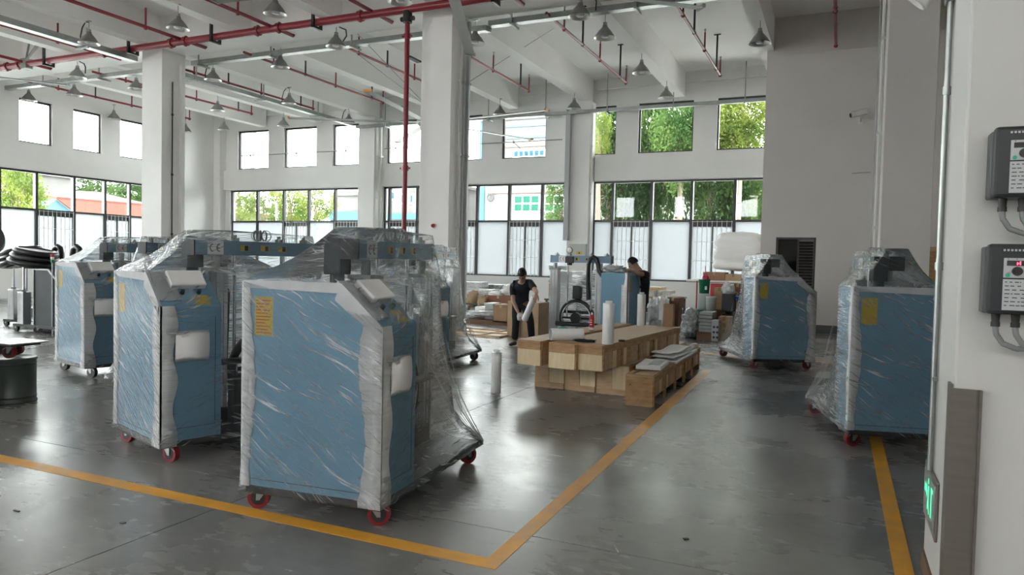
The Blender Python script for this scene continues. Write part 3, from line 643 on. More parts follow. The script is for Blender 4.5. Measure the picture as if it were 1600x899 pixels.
def film(parent, sag=.02, seed=0, open_top=False):
    rings = [  # z, half width, half width far end, far end, near face v, corner heights
        (.125, .46, .44, BL-.05, .05, 0), (.13, .505, .50, BL+.03, -.03, 0), (.20, .497, .48, BL+.01, -.024, 0), (.30, .494, .34, BL-.02, -.022, 0), (.40, .492, .26, BL-.03, -.02, 0),
        (.70, .492, .22, BL-.03, -.02, 0), (1.0, .492, .16, BL-.04, -.02, 0), (1.2, .492, .13, BL-.04, -.02, 0), (1.42, .492, .12, BL-.04, -.02, 1), (1.485, .46, .11, BL-.06, .02, 2), (1.815, .085, .085, BL-.12, .40, 3)]
    def ring(k):
        z, U, E, V, v0, md = rings[k]
        zl = zr = z; ur = U
        if md == 1: zr = 1.235; zl = 1.45
        if md == 2: zr = 1.485; ur = .22; 
        pts = [(-U, v0, zl), (ur, v0, zr), (ur, v0+CD+.02 if md < 3 else .6, zr), (E, V, z if md < 1 else (1.5, 1.62, 1.79)[md-1]), (-E, V, z if md < 1 else (1.5, 1.62, 1.79)[md-1]), (-U, v0+CD+.02 if md < 3 else .6, zl)]
        if md == 3: pts = [(-U, v0, z), (U, v0, z), (U, v0+.3, z+.01), (E, V, z-.01), (-E, V, z-.01), (-U, v0+.3, z+.01)]
        return [Vector(p) for p in pts]
    rr = [ring(k) for k in range(len(rings))]
    cnt = [34, 16, 40, 8, 40, 16]; sub = [3, 5, 8, 8, 14, 14, 10, 10, 5, 16]
    def loop(a, b, t):
        out = []
        for i in range(6):
            p0 = rr[a][i].lerp(rr[b][i], t); p1 = rr[a][(i+1) % 6].lerp(rr[b][(i+1) % 6], t)
            n = cnt[i]
            for j in range(n):
                q = p0.lerp(p1, j/n); side = i
                out.append((q, side, j/n))
        return out
    rows = []
    for k in range(len(rr)-1):
        for j in range(sub[k]): rows.append(loop(k, k+1, j/sub[k]))
    rows.append(loop(len(rr)-2, len(rr)-1, 1))
    N = len(rows[0]); out_n = [Vector((0,-1,0)), Vector((1,0,0)), Vector((.9,.35,0)), Vector((0,1,0)), Vector((-.9,.35,0)), Vector((-1,0,0))]
    V = []
    for r in rows:
        for q, side, t in r:
            edge = min(1, min(t, 1-t)*9)
            n1 = noise.noise(Vector((q.x*4+seed, q.y*4, q.z*22+q.x*9+q.y*7)))
            n2 = noise.noise(Vector((q.x*14, q.y*14+seed, q.z*50-q.x*20)))
            amp = (.004 if side in (0,) else .016)
            if q.z > 1.5: amp = .012
            d = out_n[side]*((n1*amp+n2*amp*.45)*edge)
            if side in (2, 4) and .4 < q.z < 1.6: d -= out_n[side]*(sag*sin(pi*t)*.6)
            if q.z > 1.5: d += Vector((0,0,-sag*1.8*sin(pi*min(1, (q.z-1.5)/.3))))
            V.append(q+d)
    fr, bk, sd, tp_ = MB(), MB(), MB(), MB()
    for j in range(len(rows)-1):
        for i in range(N):
            side = rows[j][i][1]; tgt = tp_ if rows[j][i][0].z > 1.46 else (fr if side in (0, 1) else (sd if side in (4, 5) else bk))
            a, b, c, d = j*N+i, j*N+(i+1) % N, (j+1)*N+(i+1) % N, (j+1)*N+i
            tgt.f.append([a, b, c, d]); tgt.sm.append(True)
    top = [V[(len(rows)-1)*N+i] for i in range(N)]
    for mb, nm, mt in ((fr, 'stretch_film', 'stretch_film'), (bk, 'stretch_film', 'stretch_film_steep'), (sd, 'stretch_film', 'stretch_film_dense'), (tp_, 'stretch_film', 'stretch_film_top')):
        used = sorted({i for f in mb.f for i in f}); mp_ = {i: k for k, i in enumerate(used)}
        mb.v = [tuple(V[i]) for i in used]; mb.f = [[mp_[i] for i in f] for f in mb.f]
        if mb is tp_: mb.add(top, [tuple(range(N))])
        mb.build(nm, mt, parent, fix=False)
    # bunched folds that gather towards the base corners and the beam ends
    g = MB(); rnd = random.Random(seed+3)
    for sgn in (1, -1):
        for k in range(16):
            a = Vector((sgn*.5, BL+.02, .145+rnd.random()*.03)); b = Vector((sgn*(.26+rnd.random()*.22), .55+rnd.random()*1.0, .36+rnd.random()*.75))
            b.x = sgn*(.50-(b.y-CD)/(BL-CD)*.28+.012); mid = a.lerp(b, .5)+Vector((-sgn*.035,0,-.05))
            g.tube([a, a.lerp(mid,.5)+Vector((0,0,-.01)), mid, b], [.0028,.0022,.0018,.0008], 4, caps=False)
    tag(g.build('film_fold', 'plastic_bag', parent), kind='stuff')

def machine(label, loc, rz, wrapped=True, red=True, group='blue machines wrapped in clear film', seed=0, tools=True):
    t = thing('wrapped_machine' if wrapped else 'bare_machine', label, 'machine', (loc[0], loc[1], 0), rz, group)
    b = MB(); b.box(-.47, .47, 0, BL, .148, .162)
    for y in (0.0, BL-.05): b.box(-.47, .47, y, y+.05, .12, .15)
    for x in (-.47, .42): b.box(x, x+.05, 0, BL, .12, .15)
    b.box(-.2, .2, .6, .7, .09, .148); b.build('base_frame', 'black_metal', t)
    for x, y, a in ((-.40, .09, 200), (.40, .09, 20), (.40, BL-.12, 60), (-.40, BL-.12, 130)): caster(t, x, y, R(a), red if y < 1 or red is True else False)
    cp = [(-HW+.01, ZB), (HW-.01, ZB), (HW-.01, 1.205), (.20, 1.445), (-HW+.01, 1.445)]
    cb = MB().prism(cp, lambda a, c, h: (a, h, c), 0, CD).build('cabinet', 'blue_paint', t, bevel=.006)
    # door seam lines on the control side and big side, lock
    MB().box(HW-.0105, HW-.0085, .05, CD-.05, .26, .264).box(HW-.0105, HW-.0085, CD-.054, CD-.05, .26, 1.12).box(HW-.0105, HW-.0085, .05, .054, .26, 1.12).build('door_seam', 'black_metal', cb)
    MB().box(-HW+.04, HW-.04, -.0015, 0, .21, .214).build('panel_seam', 'black_metal', cb)
    MB().cyl((HW-.14,-.006,1.02), (HW-.14,.001,1.02), .012, n=12).cyl((HW-.14,-.006,.30), (HW-.14,.001,.30), .010, n=12).build('lock', 'chrome', cb)
    # sloping control panel: display foam, knobs, yellow note
    sl = Vector((HW-.01-.20, 0, 1.205-1.445)).normalized(); nn = Vector((-sl.z, 0, sl.x)); nn = nn if nn.z > 0 else -nn
    def SP(s, v, h=0): return Vector((.20, v, 1.445)) + sl*s + nn*h
    def slab(mb, s0, s1, v0, v1, h0, h1):
        vs = [SP(s, v, h) for h in (h0, h1) for s, v in ((s0,v0),(s1,v0),(s1,v1),(s0,v1))]
        return mb.add(vs, [(0,3,2,1),(4,5,6,7),(0,1,5,4),(1,2,6,5),(2,3,7,6),(3,0,4,7)])
    slab(MB(), .0, .17, .12, .40, 0, .055).build('foam_pad', 'foam_pad', t, bevel=.012)
    slab(MB(), -.03, .30, -.012, .17, .0, .014).build('foam_sheet', 'foam_sheet', t)
    for v in (.20, .33): MB().cyl(SP(.215, v, 0), SP(.215, v, .03), .018, .015, n=12).build('knob', 'black_metal' if v < .3 else 'bucket_green', cb)
    slab(MB(), .245, .345, .27, .39, .001, .003).build('warning_note', 'label_yellow', cb)
    tag(MB().grid(2, 9, lambda u, v: Vector((HW-.002+.022*max(0,sin(pi*v))**.4, .10+.26*u, .78+.24*v))).build('foam_pad', 'foam_pad', t, solid=.012), 'white foam wrapped over the door handle')
    # big side: yellow label
    lb = MB().box(-HW+.075, -HW+.205, -.003, -.0005, 1.12, 1.36).build('warning_label', 'label_yellow', cb)
    g = MB()
    for k in range(11):
        w_ = (.11, .09, .105, .07, .10)[k % 5]; g.box(-HW+.085, -HW+.085+w_*.98, -.0042, -.003, 1.135+k*.02, 1.14+k*.02)
    g.build('label_print', 'print_red', lb)
    # foam corner strips with wavy inner edges
    def strip_(side, wmid, wend, z0=.165, z1=1.455, ph=0):
        n = 26; x0 = side*(HW+.012)
        inner = [(side*(HW - (wend + (wmid-wend)*(.5+.5*cos(2*pi*(k/n)*1.15+ph)) + .006*sin(k*1.9))), z0+(z1-z0)*k/n) for k in range(n+1)]
        outer = [(x0, z0+(z1-z0)*k/n) for k in range(n+1)]
        if side > 0: inner = [(a, z if z < 1.2 else z) for a, z in inner]
        mb = MB()
        for k in range(n):
            a, b_, c, d_ = inner[k], inner[k+1], outer[k+1], outer[k]
            q = [(p[0], yy, p[1]) for yy in (-.016, 0) for p in (a, b_, c, d_)]
            mb.add(q, [(0,1,2,3),(7,6,5,4),(0,4,5,1),(3,2,6,7)], True)
        w2 = .06 if side < 0 else .10
        for k in range(n):   # leg round the corner
            za, zb = outer[k][1], outer[k+1][1]; wa = w2+.02*sin(k*.6+ph); wb = w2+.02*sin((k+1)*.6+ph)
            mb.add([(x0,-.016,za),(x0,wa,za),(x0,wb,zb),(x0,-.016,zb),(x0-side*.012,0,za),(x0-side*.012,wa,za),(x0-side*.012,wb,zb),(x0-side*.012,0,zb)],
                   [(0,1,2,3),(7,6,5,4),(1,5,6,2)], True)
        mb.build('foam_strip', 'foam_white', t, fix=True)
    strip_(-1, .085, .045, ph=2.6); strip_(1, .145, .095, z1=1.215, z0=.13, ph=.6)
    MB().prism([(-HW, 1.415), (.2, 1.40), (.22, 1.462), (-HW, 1.462)], lambda a, c, h: (a, h, c), -.016, .0).build('foam_strip', 'foam_sheet', t)
    MB().prism([(.17, 1.36), (HW-.02, 1.14), (HW+.01, 1.21), (.21, 1.465)], lambda a, c, h: (a, h, c), -.016, .0).build('foam_strip', 'foam_sheet', t)
    # press frame behind the cabinet
    for y in (.63, 1.50):
        n = []
        for sx, sy in ((1,1),(-1,1),(-1,-1),(1,-1)):
            cyc = [(.075,.02),(.06,.02),(.06,.045),(.075,.045),(.075,.075)] if sx*sy > 0 else [(.075,.075),(.075,.045),(.06,.045),(.06,.02),(.075,.02)]
            cyc2 = [(.045,.075),(.045,.06),(.02,.06),(.02,.075)]; 
            if sx*sy > 0: n += [(sx*a, sy*b_) for a, b_ in cyc] + [(sx*a, sy*b_) for a, b_ in cyc2]
            else: n += [(sx*a, sy*b_) for a, b_ in cyc2[::-1]] + [(sx*a, sy*b_) for a, b_ in cyc]
        MB().prism(n, lambda a, c, h, y=y: (a, y+c, h), ZB, 1.47).build('pillar', 'aluminium', t)
        MB().box(-.09, .09, y-.09, y+.09, 1.47, 1.50).cyl((0,y,1.5), (0,y,1.60), .035, n=12).build('pillar_cap', 'dull_galvanised', t, bevel=.004)
    bm_ = MB().box(-.065, .065, .42, 1.56, 1.61, 1.735).build('top_beam', 'beam_blue', t, bevel=.004)
    for y in (.415, 1.56): MB().box(-.068, .068, y, y+.012, 1.605, 1.74).build('end_plate', 'black_metal', bm_)
    for y in (.52, .80, 1.22, 1.47): MB().cyl((0,y,1.735), (0,y,1.765), .04, n=6).cyl((0,y,1.765), (0,y,1.79), .018, n=8).build('bolt', 'dull_galvanised', bm_)
    for y in (.80, 1.25): MB().cyl((0,y,.62), (0,y,1.61), .016, n=10).build('tie_rod', 'chrome', t)
    for side in (1, -1):
        ce_plate(bm_, (side*.0655, .60 if side > 0 else 1.34, 1.672), (0, side, 0), (0, 0, 1), (side, 0, 0), .112)
        for k, y in enumerate((.86, 1.05, 1.22)):
            MB().box(side*.0655, side*.0665, y-.04, y+.04, 1.65, 1.70).build('rating_plate', 'label_yellow', bm_)
            MB().box(side*.0666, side*.0672, y+.0, y+.032, 1.653, 1.697).build('plate_print', 'print_black', bm_)
    # clamp ring, motor, arms
    MB().tube([(.02, 1.07+.30*cos(a), .61+.30*sin(a)) for a in [2*pi*k/32 for k in range(32)]], .040, 8, closed=True).build('clamp_ring', 'black_rubber', t)
    MB().tube([((.055 if wrapped else -.02), 1.07+.27*cos(a), .61+.27*sin(a)) for a in [2*pi*k/32 for k in range(32)]], .010, 6, closed=True).build('ring_rim', 'chrome', t)
    MB().box(-.06, .07, .98, 1.14, .95, 1.19).build('motor', 'black_metal', t, bevel=.02)
    MB().box(-.1, .1, .6, 1.5, .165, .30).box(-.03, .03, 1.04, 1.10, .30, .36).cyl((-.05,1.07,.6), (.04,1.07,.6), .10, n=16).box(-.03,0,.80,1.34,.58,.62).build('lower_bed', 'black_metal', t, bevel=.004)
    MB().box(.10, .22, .7, .85, .165, .55).cyl((.14,.62,.7),(.14,1.4,.7), .03, n=10).cyl((-.16,.62,.5),(-.16,1.4,.5), .04, n=10).build('hydraulic_block', 'charcoal_paint', t, bevel=.004)
    MB().tube([(-.13,.80,.95),(-.13,.82,1.3),(-.13,.82,1.58),(-.13,.79,1.68),(-.13,.73,1.72),(-.13,.67,1.68),(-.13,.64,1.58),(-.13,.62,1.47),(-.13,.56,1.39),(-.12,.47,1.37),(-.12,.40,1.36)] if not wrapped else [(.03,.7,.6),(.03,.72,1.3),(.03,.6,1.42),(.03,.5,1.3)], .042 if not wrapped else .028, 8).build('cable_chain', 'black_rubber', t)
    if tools and wrapped:
        for k in range(9):
            a0 = k*2*pi/9; ca, sa = cos(a0), sin(a0)
            MB().tube([(.045*ca+.042*sin(q)*ca, 1.05+.045*sa+.042*sin(q)*sa, 1.79+.048*cos(q)) for q in [2*pi*j/12 for j in range(12)]], .0042, 4, closed=True).build('hose_coil', 'wire_grey', bm_)
    if wrapped: MB().box(-.20,-.07,.42,.56,1.50,1.74).cyl((-.135,.49,1.40),(-.135,.49,1.5),.05,n=12).build('valve_motor', 'charcoal_paint', t, bevel=.008)
    if wrapped: film(t, seed=seed)
    return t
m1 = machine('nearest blue machine in clear film, its big side facing the yellow corner', (-2.90, 3.485), R(5.5))
def another(label, loc, rz, black=False, group='blue machines wrapped in clear film'):
    c = m1.copy(); C.objects.link(c)
    for ch in list(m1.children):
        q = ch.copy(); C.objects.link(q); q.parent = c
        for g in list(ch.children):
            h = g.copy(); C.objects.link(h); h.parent = q
            if black and g.name.startswith('wheel'):
                h.data = g.data.copy(); h.data.materials[0] = MT['black_rubber']
    c.location = (*loc, 0); c.rotation_euler.z = rz; return tag(c, label, 'machine', group)
another('second blue machine in film, left of the nearest one, foam pads on its side', (-5.10, 4.03), R(-19))
another('blue machine in film far back at left beside the bare dark machines, on black casters', (-9.11, 6.21), R(-15), True)
another('film wrapped machine mostly hidden behind the second blue machine', (-7.30, 7.39), R(180), True)
another('film wrapped machine behind the nearest one, its base end sticking out at right', (-5.62, 8.78), R(4), True)
another('blue machine in film standing before the grey side room wall with the louvred door', (-.74, 12.06), R(27))
another('blue machine in film cut off by the near white wall at right', (.60, 7.27), R(14))
wm = machine('unwrapped blue machine being packed by the two men behind the wooden crates', (-3.25, 12.45), R(90), wrapped=False, red=False, group=None)
MB().lathe([(.001,-.012),(.05,-.012),(.055,0),(.05,.012),(.001,.012)], 20, (-.08, 1.20, 1.83), Matrix.Rotation(R(90),3,'Y')).cyl((-.08,1.20,1.73), (-.08,1.20,1.79), .012, n=8).build('pressure_gauge', 'label_white', wm)
MB().lathe([(.052,-.014),(.058,-.014),(.058,.014),(.052,.014)], 20, (-.08, 1.20, 1.83), Matrix.Rotation(R(90),3,'Y')).build('gauge_rim', 'black_metal', wm)
MB().box(-.09, -.05, 1.12, 1.28, 1.60, 1.72).cyl((-.07,1.2,1.56),(-.07,1.2,1.6),.05,n=12).build('valve_block', 'black_metal', wm, bevel=.006)
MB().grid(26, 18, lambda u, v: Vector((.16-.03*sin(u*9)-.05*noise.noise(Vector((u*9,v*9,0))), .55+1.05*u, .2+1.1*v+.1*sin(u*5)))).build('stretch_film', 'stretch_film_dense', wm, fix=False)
MB().box(-HW-.01, -HW+.01, -.01, .10, .17, 1.25).build('foam_strip', 'foam_white', wm)

# ================================================================ WOODEN CRATES
def crate(label, c0, L, w, z0, z1, rz, kind, group):
    """c0 = near left corner on the floor plan, runs L away along local y; kind: long lid crate or footed crate"""
    t = thing('wooden_crate', label, 'crate', (c0[0], c0[1], z0), rz, group)
    h = z1-z0; foot = .10 if kind == 'foot' else 0
    th = .018; e = random.Random(hash(label) % 1000 if False else len(label))
    wm_ = 'ply_warm' if kind == 'foot' else 'pine_board'
    # ends
    if kind == 'foot':
        for y in (0, L-th): MB().box(0, w, y, y+th, 0, h).build('end_board', 'ply_warm', t, bevel=.002)
    elif kind == 'base':
        for y in (0, L-th):
            MB().box(0, w*.48, y, y+th, .07, h-.002).build('end_plank', 'pine_board', t, bevel=.002)
            MB().box(w*.48+.002, w, y+.004, y+th, .07, h-.002).build('end_plank', 'pine_pale', t, bevel=.002)
            MB().box(0, w, y-.008, y+th, 0, .07).build('end_batten', 'pine_board', t, bevel=.002)
    else:
        for y, s in ((0, -1), (L-th, 1)):
            MB().box(0, w, y-.006 if s < 0 else y, y+th, h*.66, h).build('end_batten', 'ply_warm', t, bevel=.002)
            MB().box(0, w, y, y+th, 0, h*.66-.002).build('end_board', 'pine_pale', t, bevel=.002)
    # sides: top rail, upright planks between battens
    n = 5 if L > 2 else 2; pl = (L-2*th)/n
    for x in (0, w-th):
        out = -1 if x == 0 else 1
        MB().box(x-(.012 if out < 0 else 0), x+th+(.012 if out > 0 else 0), th, L-th, h-.075, h-.001).build('side_rail', 'ply_warm', t, bevel=.002)
        for k in range(n):
            y0 = th+k*pl; m = 4
            MB().box(x-(.012 if out < 0 else 0), x+th+(.012 if out > 0 else 0), y0+(-.03 if k else 0), y0+.03, 0, h-.077).build('batten', 'ply_warm', t, bevel=.002)
            for j in range(m):
                a = y0+.032+(pl-.064)*j/m; b = y0+.032+(pl-.064)*(j+1)/m-.005
                MB().box(x, x+th, a, b, foot, h-.077).build('plank', ('pine_board', 'ply_warm', 'pine_pale', 'pine_board')[(j*3+k*2) % 4], t)
    if kind == 'base': 
        for x in (0, w-th): MB().box(x-.013 if x == 0 else x, x+th+(.013 if x else 0), 0.02, L-.02, 0, .05).build('side_rail', 'pine_board', t)
    # lid
    if kind == 'foot':
        for a, b in ((0, .06), (w-.06, w)): MB().box(a, b, .05, L-.05, h, h+.014).build('lid_rail', 'ply_warm', t, bevel=.002)
        for k in range(n+1):
            y = max(0, min(L-.07, k*L/n-.035)); MB().box(0, w, y, y+.06, h+.001, h+.015).build('lid_batten', 'ply_warm', t, bevel=.002)
        MB().box(0, w, 0, L, h-.012, h).build('lid_board', 'pine_board', t)
        MB().box(0, w, th, L-th, foot, foot+.012).build('bottom_board', 'pine_board', t)
    else:
        ys = [0, .22, L*.36, L*.7, L]
        for k in range(4): MB().box(-.004, w+.004, ys[k]+.0015, ys[k+1]-.0015, h, h+.012).build('lid_board', 'pine_board' if k else 'ply_warm', t, bevel=.0015)
        if kind == 'base': MB().box(th, w-th, th, L-th, 0, .012).build('bottom_board', 'pine_board', t)
    if kind == 'foot': MB().cyl((.05,-.001,.24), (.05,.001,.24), .008, n=8).cyl((.14,-.001,.08),(.14,.001,.08), .005, n=6).build('knot', 'knot_wood', t)
    return t
A2 = R(-4.6)
crate('bottom row crate at left with a dark knot, under the long stacked crates', (-3.53, 8.62), 3.2, .40, 0, .362, A2*.3, 'base', 'wooden crates of the bottom row')
crate('bottom row crate in the middle under the long stacked crates', (-3.11, 8.60), 3.2, .40, 0, .362, A2*.3, 'base', 'wooden crates of the bottom row')
crate('bottom row crate at right, partly behind the low footed crate', (-2.68, 8.57), 3.2, .40, 0, .362, A2*.3, 'base', 'wooden crates of the bottom row')
crate('leftmost long crate of the top row, set apart by a gap', (-3.50, 7.97), 3.15, .31, .374, .66, A2, 'top', 'long wooden crates of the top row')
crate('middle long crate of the top row with the white roll lying on it', (-3.06, 7.88), 3.15, .33, .374, .66, A2, 'top', 'long wooden crates of the top row')
crate('right long crate of the top row with a white roll standing on its near end', (-2.715, 7.93), 3.15, .30, .374, .66, A2, 'top', 'long wooden crates of the top row')
crate('low footed crate beside the yellow line with white foam blocks on its lid', (-2.165, 8.03), 3.35, .31, 0, .345, R(1), 'foot', None)
ZT_ = .6725
def film_roll(label, x, y, z, h=.53, r=.062, rx=None, group='standing rolls of white stretch film'):
    t = thing('stretch_film_roll', label, 'roll', (x, y, z), 0, group)
    MB().lathe([(.026,.0),(r*.985,.0),(r,.006),(r,h-.035),(r*.985,h-.03),(.040,h-.028)], 28).build('film_body', 'stretch_film_roll', t)
    MB().lathe([(.036,-.0),(.040,0),(.040,h),(.034,h),(.034,0.0)], 20).build('core', 'white_roll', t)
    return t
film_roll('tall roll of white film standing alone on the concrete floor', -3.77, 7.95, 0, .525)
film_roll('roll of white film standing on the near right end of the crates', -2.42, 8.12, ZT_, .505, .068)
film_roll('roll of white film standing far back on the crates before the man at the cabinet', -2.72, 10.85, ZT_, .51, .062)
rl = thing('stretch_film_roll', 'big white roll lying on the middle long crate, open tube end to the left', 'roll', (-2.95, 8.18, ZT_+.074), R(36))
MB().lathe([(.062,-.2),(.070,-.2),(.072,-.19),(.072,.19),(.070,.2),(.062,.2)], 28, (0,0,0), Matrix.Rotation(R(90),3,'Y')).build('film_body', 'white_roll', rl)
MB().lathe([(.063,-.2),(.060,-.198),(.060,.198),(.063,.2)], 24, (0,0,0), Matrix.Rotation(R(90),3,'Y')).build('core', 'trunking_grey', rl)
tp = thing('tape_roll', 'green roll of packing tape standing on a black dispenser on the crates', 'tape', (-3.17, 8.62, ZT_+.05), 0)
MB().lathe([(.035,0),(.058,0),(.058,.07),(.035,.07),(.035,0)], 24).build('tape', 'tape_green', tp)
MB().box(-.05, .03, -.05, .05, -.048, -.002).tube([(.03,0,-.04),(.08,-.02,-.04),(.11,-.05,-.02)], .014, 6).build('dispenser', 'black_metal', tp, bevel=.01)
cn = thing('spray_can', 'red spray can with white print on the left long crate', 'can', (-3.10, 9.60, ZT_))
MB().lathe([(.001,0),(.032,0),(.034,.008),(.034,.19),(.030,.205),(.012,.215),(.012,.225),(.001,.225)], 20).build('can_body', 'can_red', cn)
MB().lathe([(.0345,.008),(.0345,.045)], 20).build('can_band', 'label_white', cn); MB().cyl((0,0,.222),(0,0,.25), .014, .010, n=12).build('nozzle', 'label_white', cn)
for k in range(3): MB().box(-.012+.0*k, .012, -.0355, -.0345, .08+k*.03, .094+k*.03).build('can_print', 'label_white', cn)
def blob(name, label, cat, loc, sz, m, seed=0, amp=.25, fr=3.0, rz=0, flat=True, group=None, n=26, k=16):
    def fn(u, v):
        a = 2*pi*u; ph = pi*(.02+.96*v); d = Vector((cos(a)*sin(ph), sin(a)*sin(ph), cos(ph)))
        p = Vector((math.copysign(abs(d.x)**.7, d.x), math.copysign(abs(d.y)**.7, d.y), math.copysign(abs(d.z)**.7, d.z)))
        q = 1+amp*noise.noise(d*fr+Vector((seed, seed*2, 0)))+amp*.5*noise.noise(d*fr*3+Vector((seed, 0, 9)))
        r = Vector((p.x*sz[0]/2*q, p.y*sz[1]/2*q, p.z*sz[2]/2*q+sz[2]/2))
        if r.z < 0: r.z = 0
        return r
    o = MB().grid(n, k, fn, True, True).build(name, m, loc=loc, rz=rz); return tag(o, label, cat, group)
blob('black_glove', 'black cloth glove lying beside the white roll on the crates', 'glove', (-2.72, 8.17, ZT_), (.24, .10, .03), 'black_cloth', 3, .5, rz=R(8))
tag(MB().lathe([(.025,0),(.04,0),(.04,.02),(.025,.02),(.025,0)], 20).build('tape_roll', 'black_metal', loc=(-2.36, 8.5, ZT_)), 'small black tape ring flat on the right long crate', 'tape')
tag(MB().lathe([(.012,0),(.025,0),(.025,.095),(.012,.095)], 16).build('tape_roll', 'trunking_grey', loc=(-2.46, 10.95, ZT_)), 'small grey roll at the far end of the long crates', 'tape')
tag(MB().box(-.075,.075,-.06,.06,0,.34).build('cardboard_box', 'cardboard', loc=(-2.33, 11.02, ZT_), bevel=.003), 'narrow upright brown box at the far end of the long crates', 'box')
# foam packing on the low crate
zl = .362
fb = thing('foam_slab', 'flat white foam block nearest on the low footed crate', 'foam', (-2.03, 8.75, zl), R(4))
MB().box(-.15, .15, -.33, .33, 0, .05).build('block', 'foam_pad', fb, bevel=.008); MB().box(-.02, .11, -.2, .22, .05, .053).build('moulded_rim', 'foam_sheet', fb, bevel=.001)
def wavy(label, x, y, z, w, L, th, rz, amp, ph):
    o = MB().grid(10, 30, lambda u, v: Vector(((u-.5)*w, (v-.5)*L, amp*(.5+.5*sin(v*7+ph))+.004*sin(u*6)))).build('foam_sheet', 'foam_pad', loc=(x, y, z), rz=rz, solid=-th)
    o.modifiers['solid'].offset = 1; return tag(o, label, 'foam', 'wavy white foam sheets stacked on the low footed crate')
wavy('wavy white foam sheet at the bottom of the pile on the low crate', -2.00, 10.05, zl+.002, .30, 1.5, .03, R(0), .012, 0)
wavy('wavy white foam sheet in the middle of the pile on the low crate', -2.01, 9.95, zl+.048, .28, 1.25, .02, R(-2), .016, 1)
wavy('top wavy white foam sheet, bent up at its far end', -2.03, 9.85, zl+.088, .27, 1.0, .02, R(-4), .024, 1.6)
tag(MB().cyl((-.06,0,.04),(.06,0,.04), .04, n=20).build('foam_roll', 'foam_pad', loc=(-1.93, 10.95, zl+.004), rz=R(70), bevel=.004), 'small roll of white foam behind the foam sheets', 'foam')
# ================================================================ PEOPLE
def skin_obj(name, J, E, m, parent=None, root=0, sub=2, at=(0,0,0)):
    """J: name -> (Vector, radius or (rx, ry)); E: edges by name; one continuous surface grown over the skeleton"""
    ks = list(J); ix = {k: i for i, k in enumerate(ks)}; at = Vector(at)
    me = bpy.data.meshes.new(name); me.from_pydata([tuple(Vector(J[k][0])-at) for k in ks], [(ix[a], ix[b]) for a, b in E], [])
    o = bpy.data.objects.new(name, me); C.objects.link(o); o.parent = parent
    o.modifiers.new('skin', 'SKIN').use_smooth_shade = True
    sv = me.skin_vertices[0].data
    for k in ks:
        r = J[k][1]; sv[ix[k]].radius = r if isinstance(r, tuple) else (r, r); sv[ix[k]].use_root = False
    sv[root].use_root = True
    q = o.modifiers.new('sub', 'SUBSURF'); q.levels = sub; q.render_levels = sub
    me.materials.append(MT[m]); return o
def hand(J, E, wrist, palm, dirv, side, up, key, curl=.5, glove=False):
    """palm vertex plus five separate bent fingers; dirv finger direction, side across the palm, up = back of the hand"""
    d, s, u = Vector(dirv).normalized(), Vector(side).normalized(), Vector(up).normalized()
    p = Vector(J[palm][0])
    for i, (off, L) in enumerate(((-.030,.068), (-.010,.078), (.011,.072), (.031,.056))):
        a = key+'f%d' % i; k0 = p + d*.035 + s*off
        k1 = k0 + d*L*.5 - u*L*.15*curl; k2 = k1 + d*L*.32 - u*L*.42*curl; k3 = k2 + d*L*.12 - u*L*.35*curl
        for n_, q, r in ((a+'0', k0, .011), (a+'1', k1, .0095), (a+'2', k2, .0088), (a+'3', k3, .008)): J[n_] = (q, r)
        E += [(palm, a+'0'), (a+'0', a+'1'), (a+'1', a+'2'), (a+'2', a+'3')]
    t0 = p - d*.01 - s*.036; t1 = t0 + d*.03 - s*.022 - u*.01*curl; t2 = t1 + d*.03 + s*.004 - u*.02*curl
    J[key+'t0'] = (t0, .013); J[key+'t1'] = (t1, .011); J[key+'t2'] = (t2, .0095)
    E += [(palm, key+'t0'), (key+'t0', key+'t1'), (key+'t1', key+'t2')]

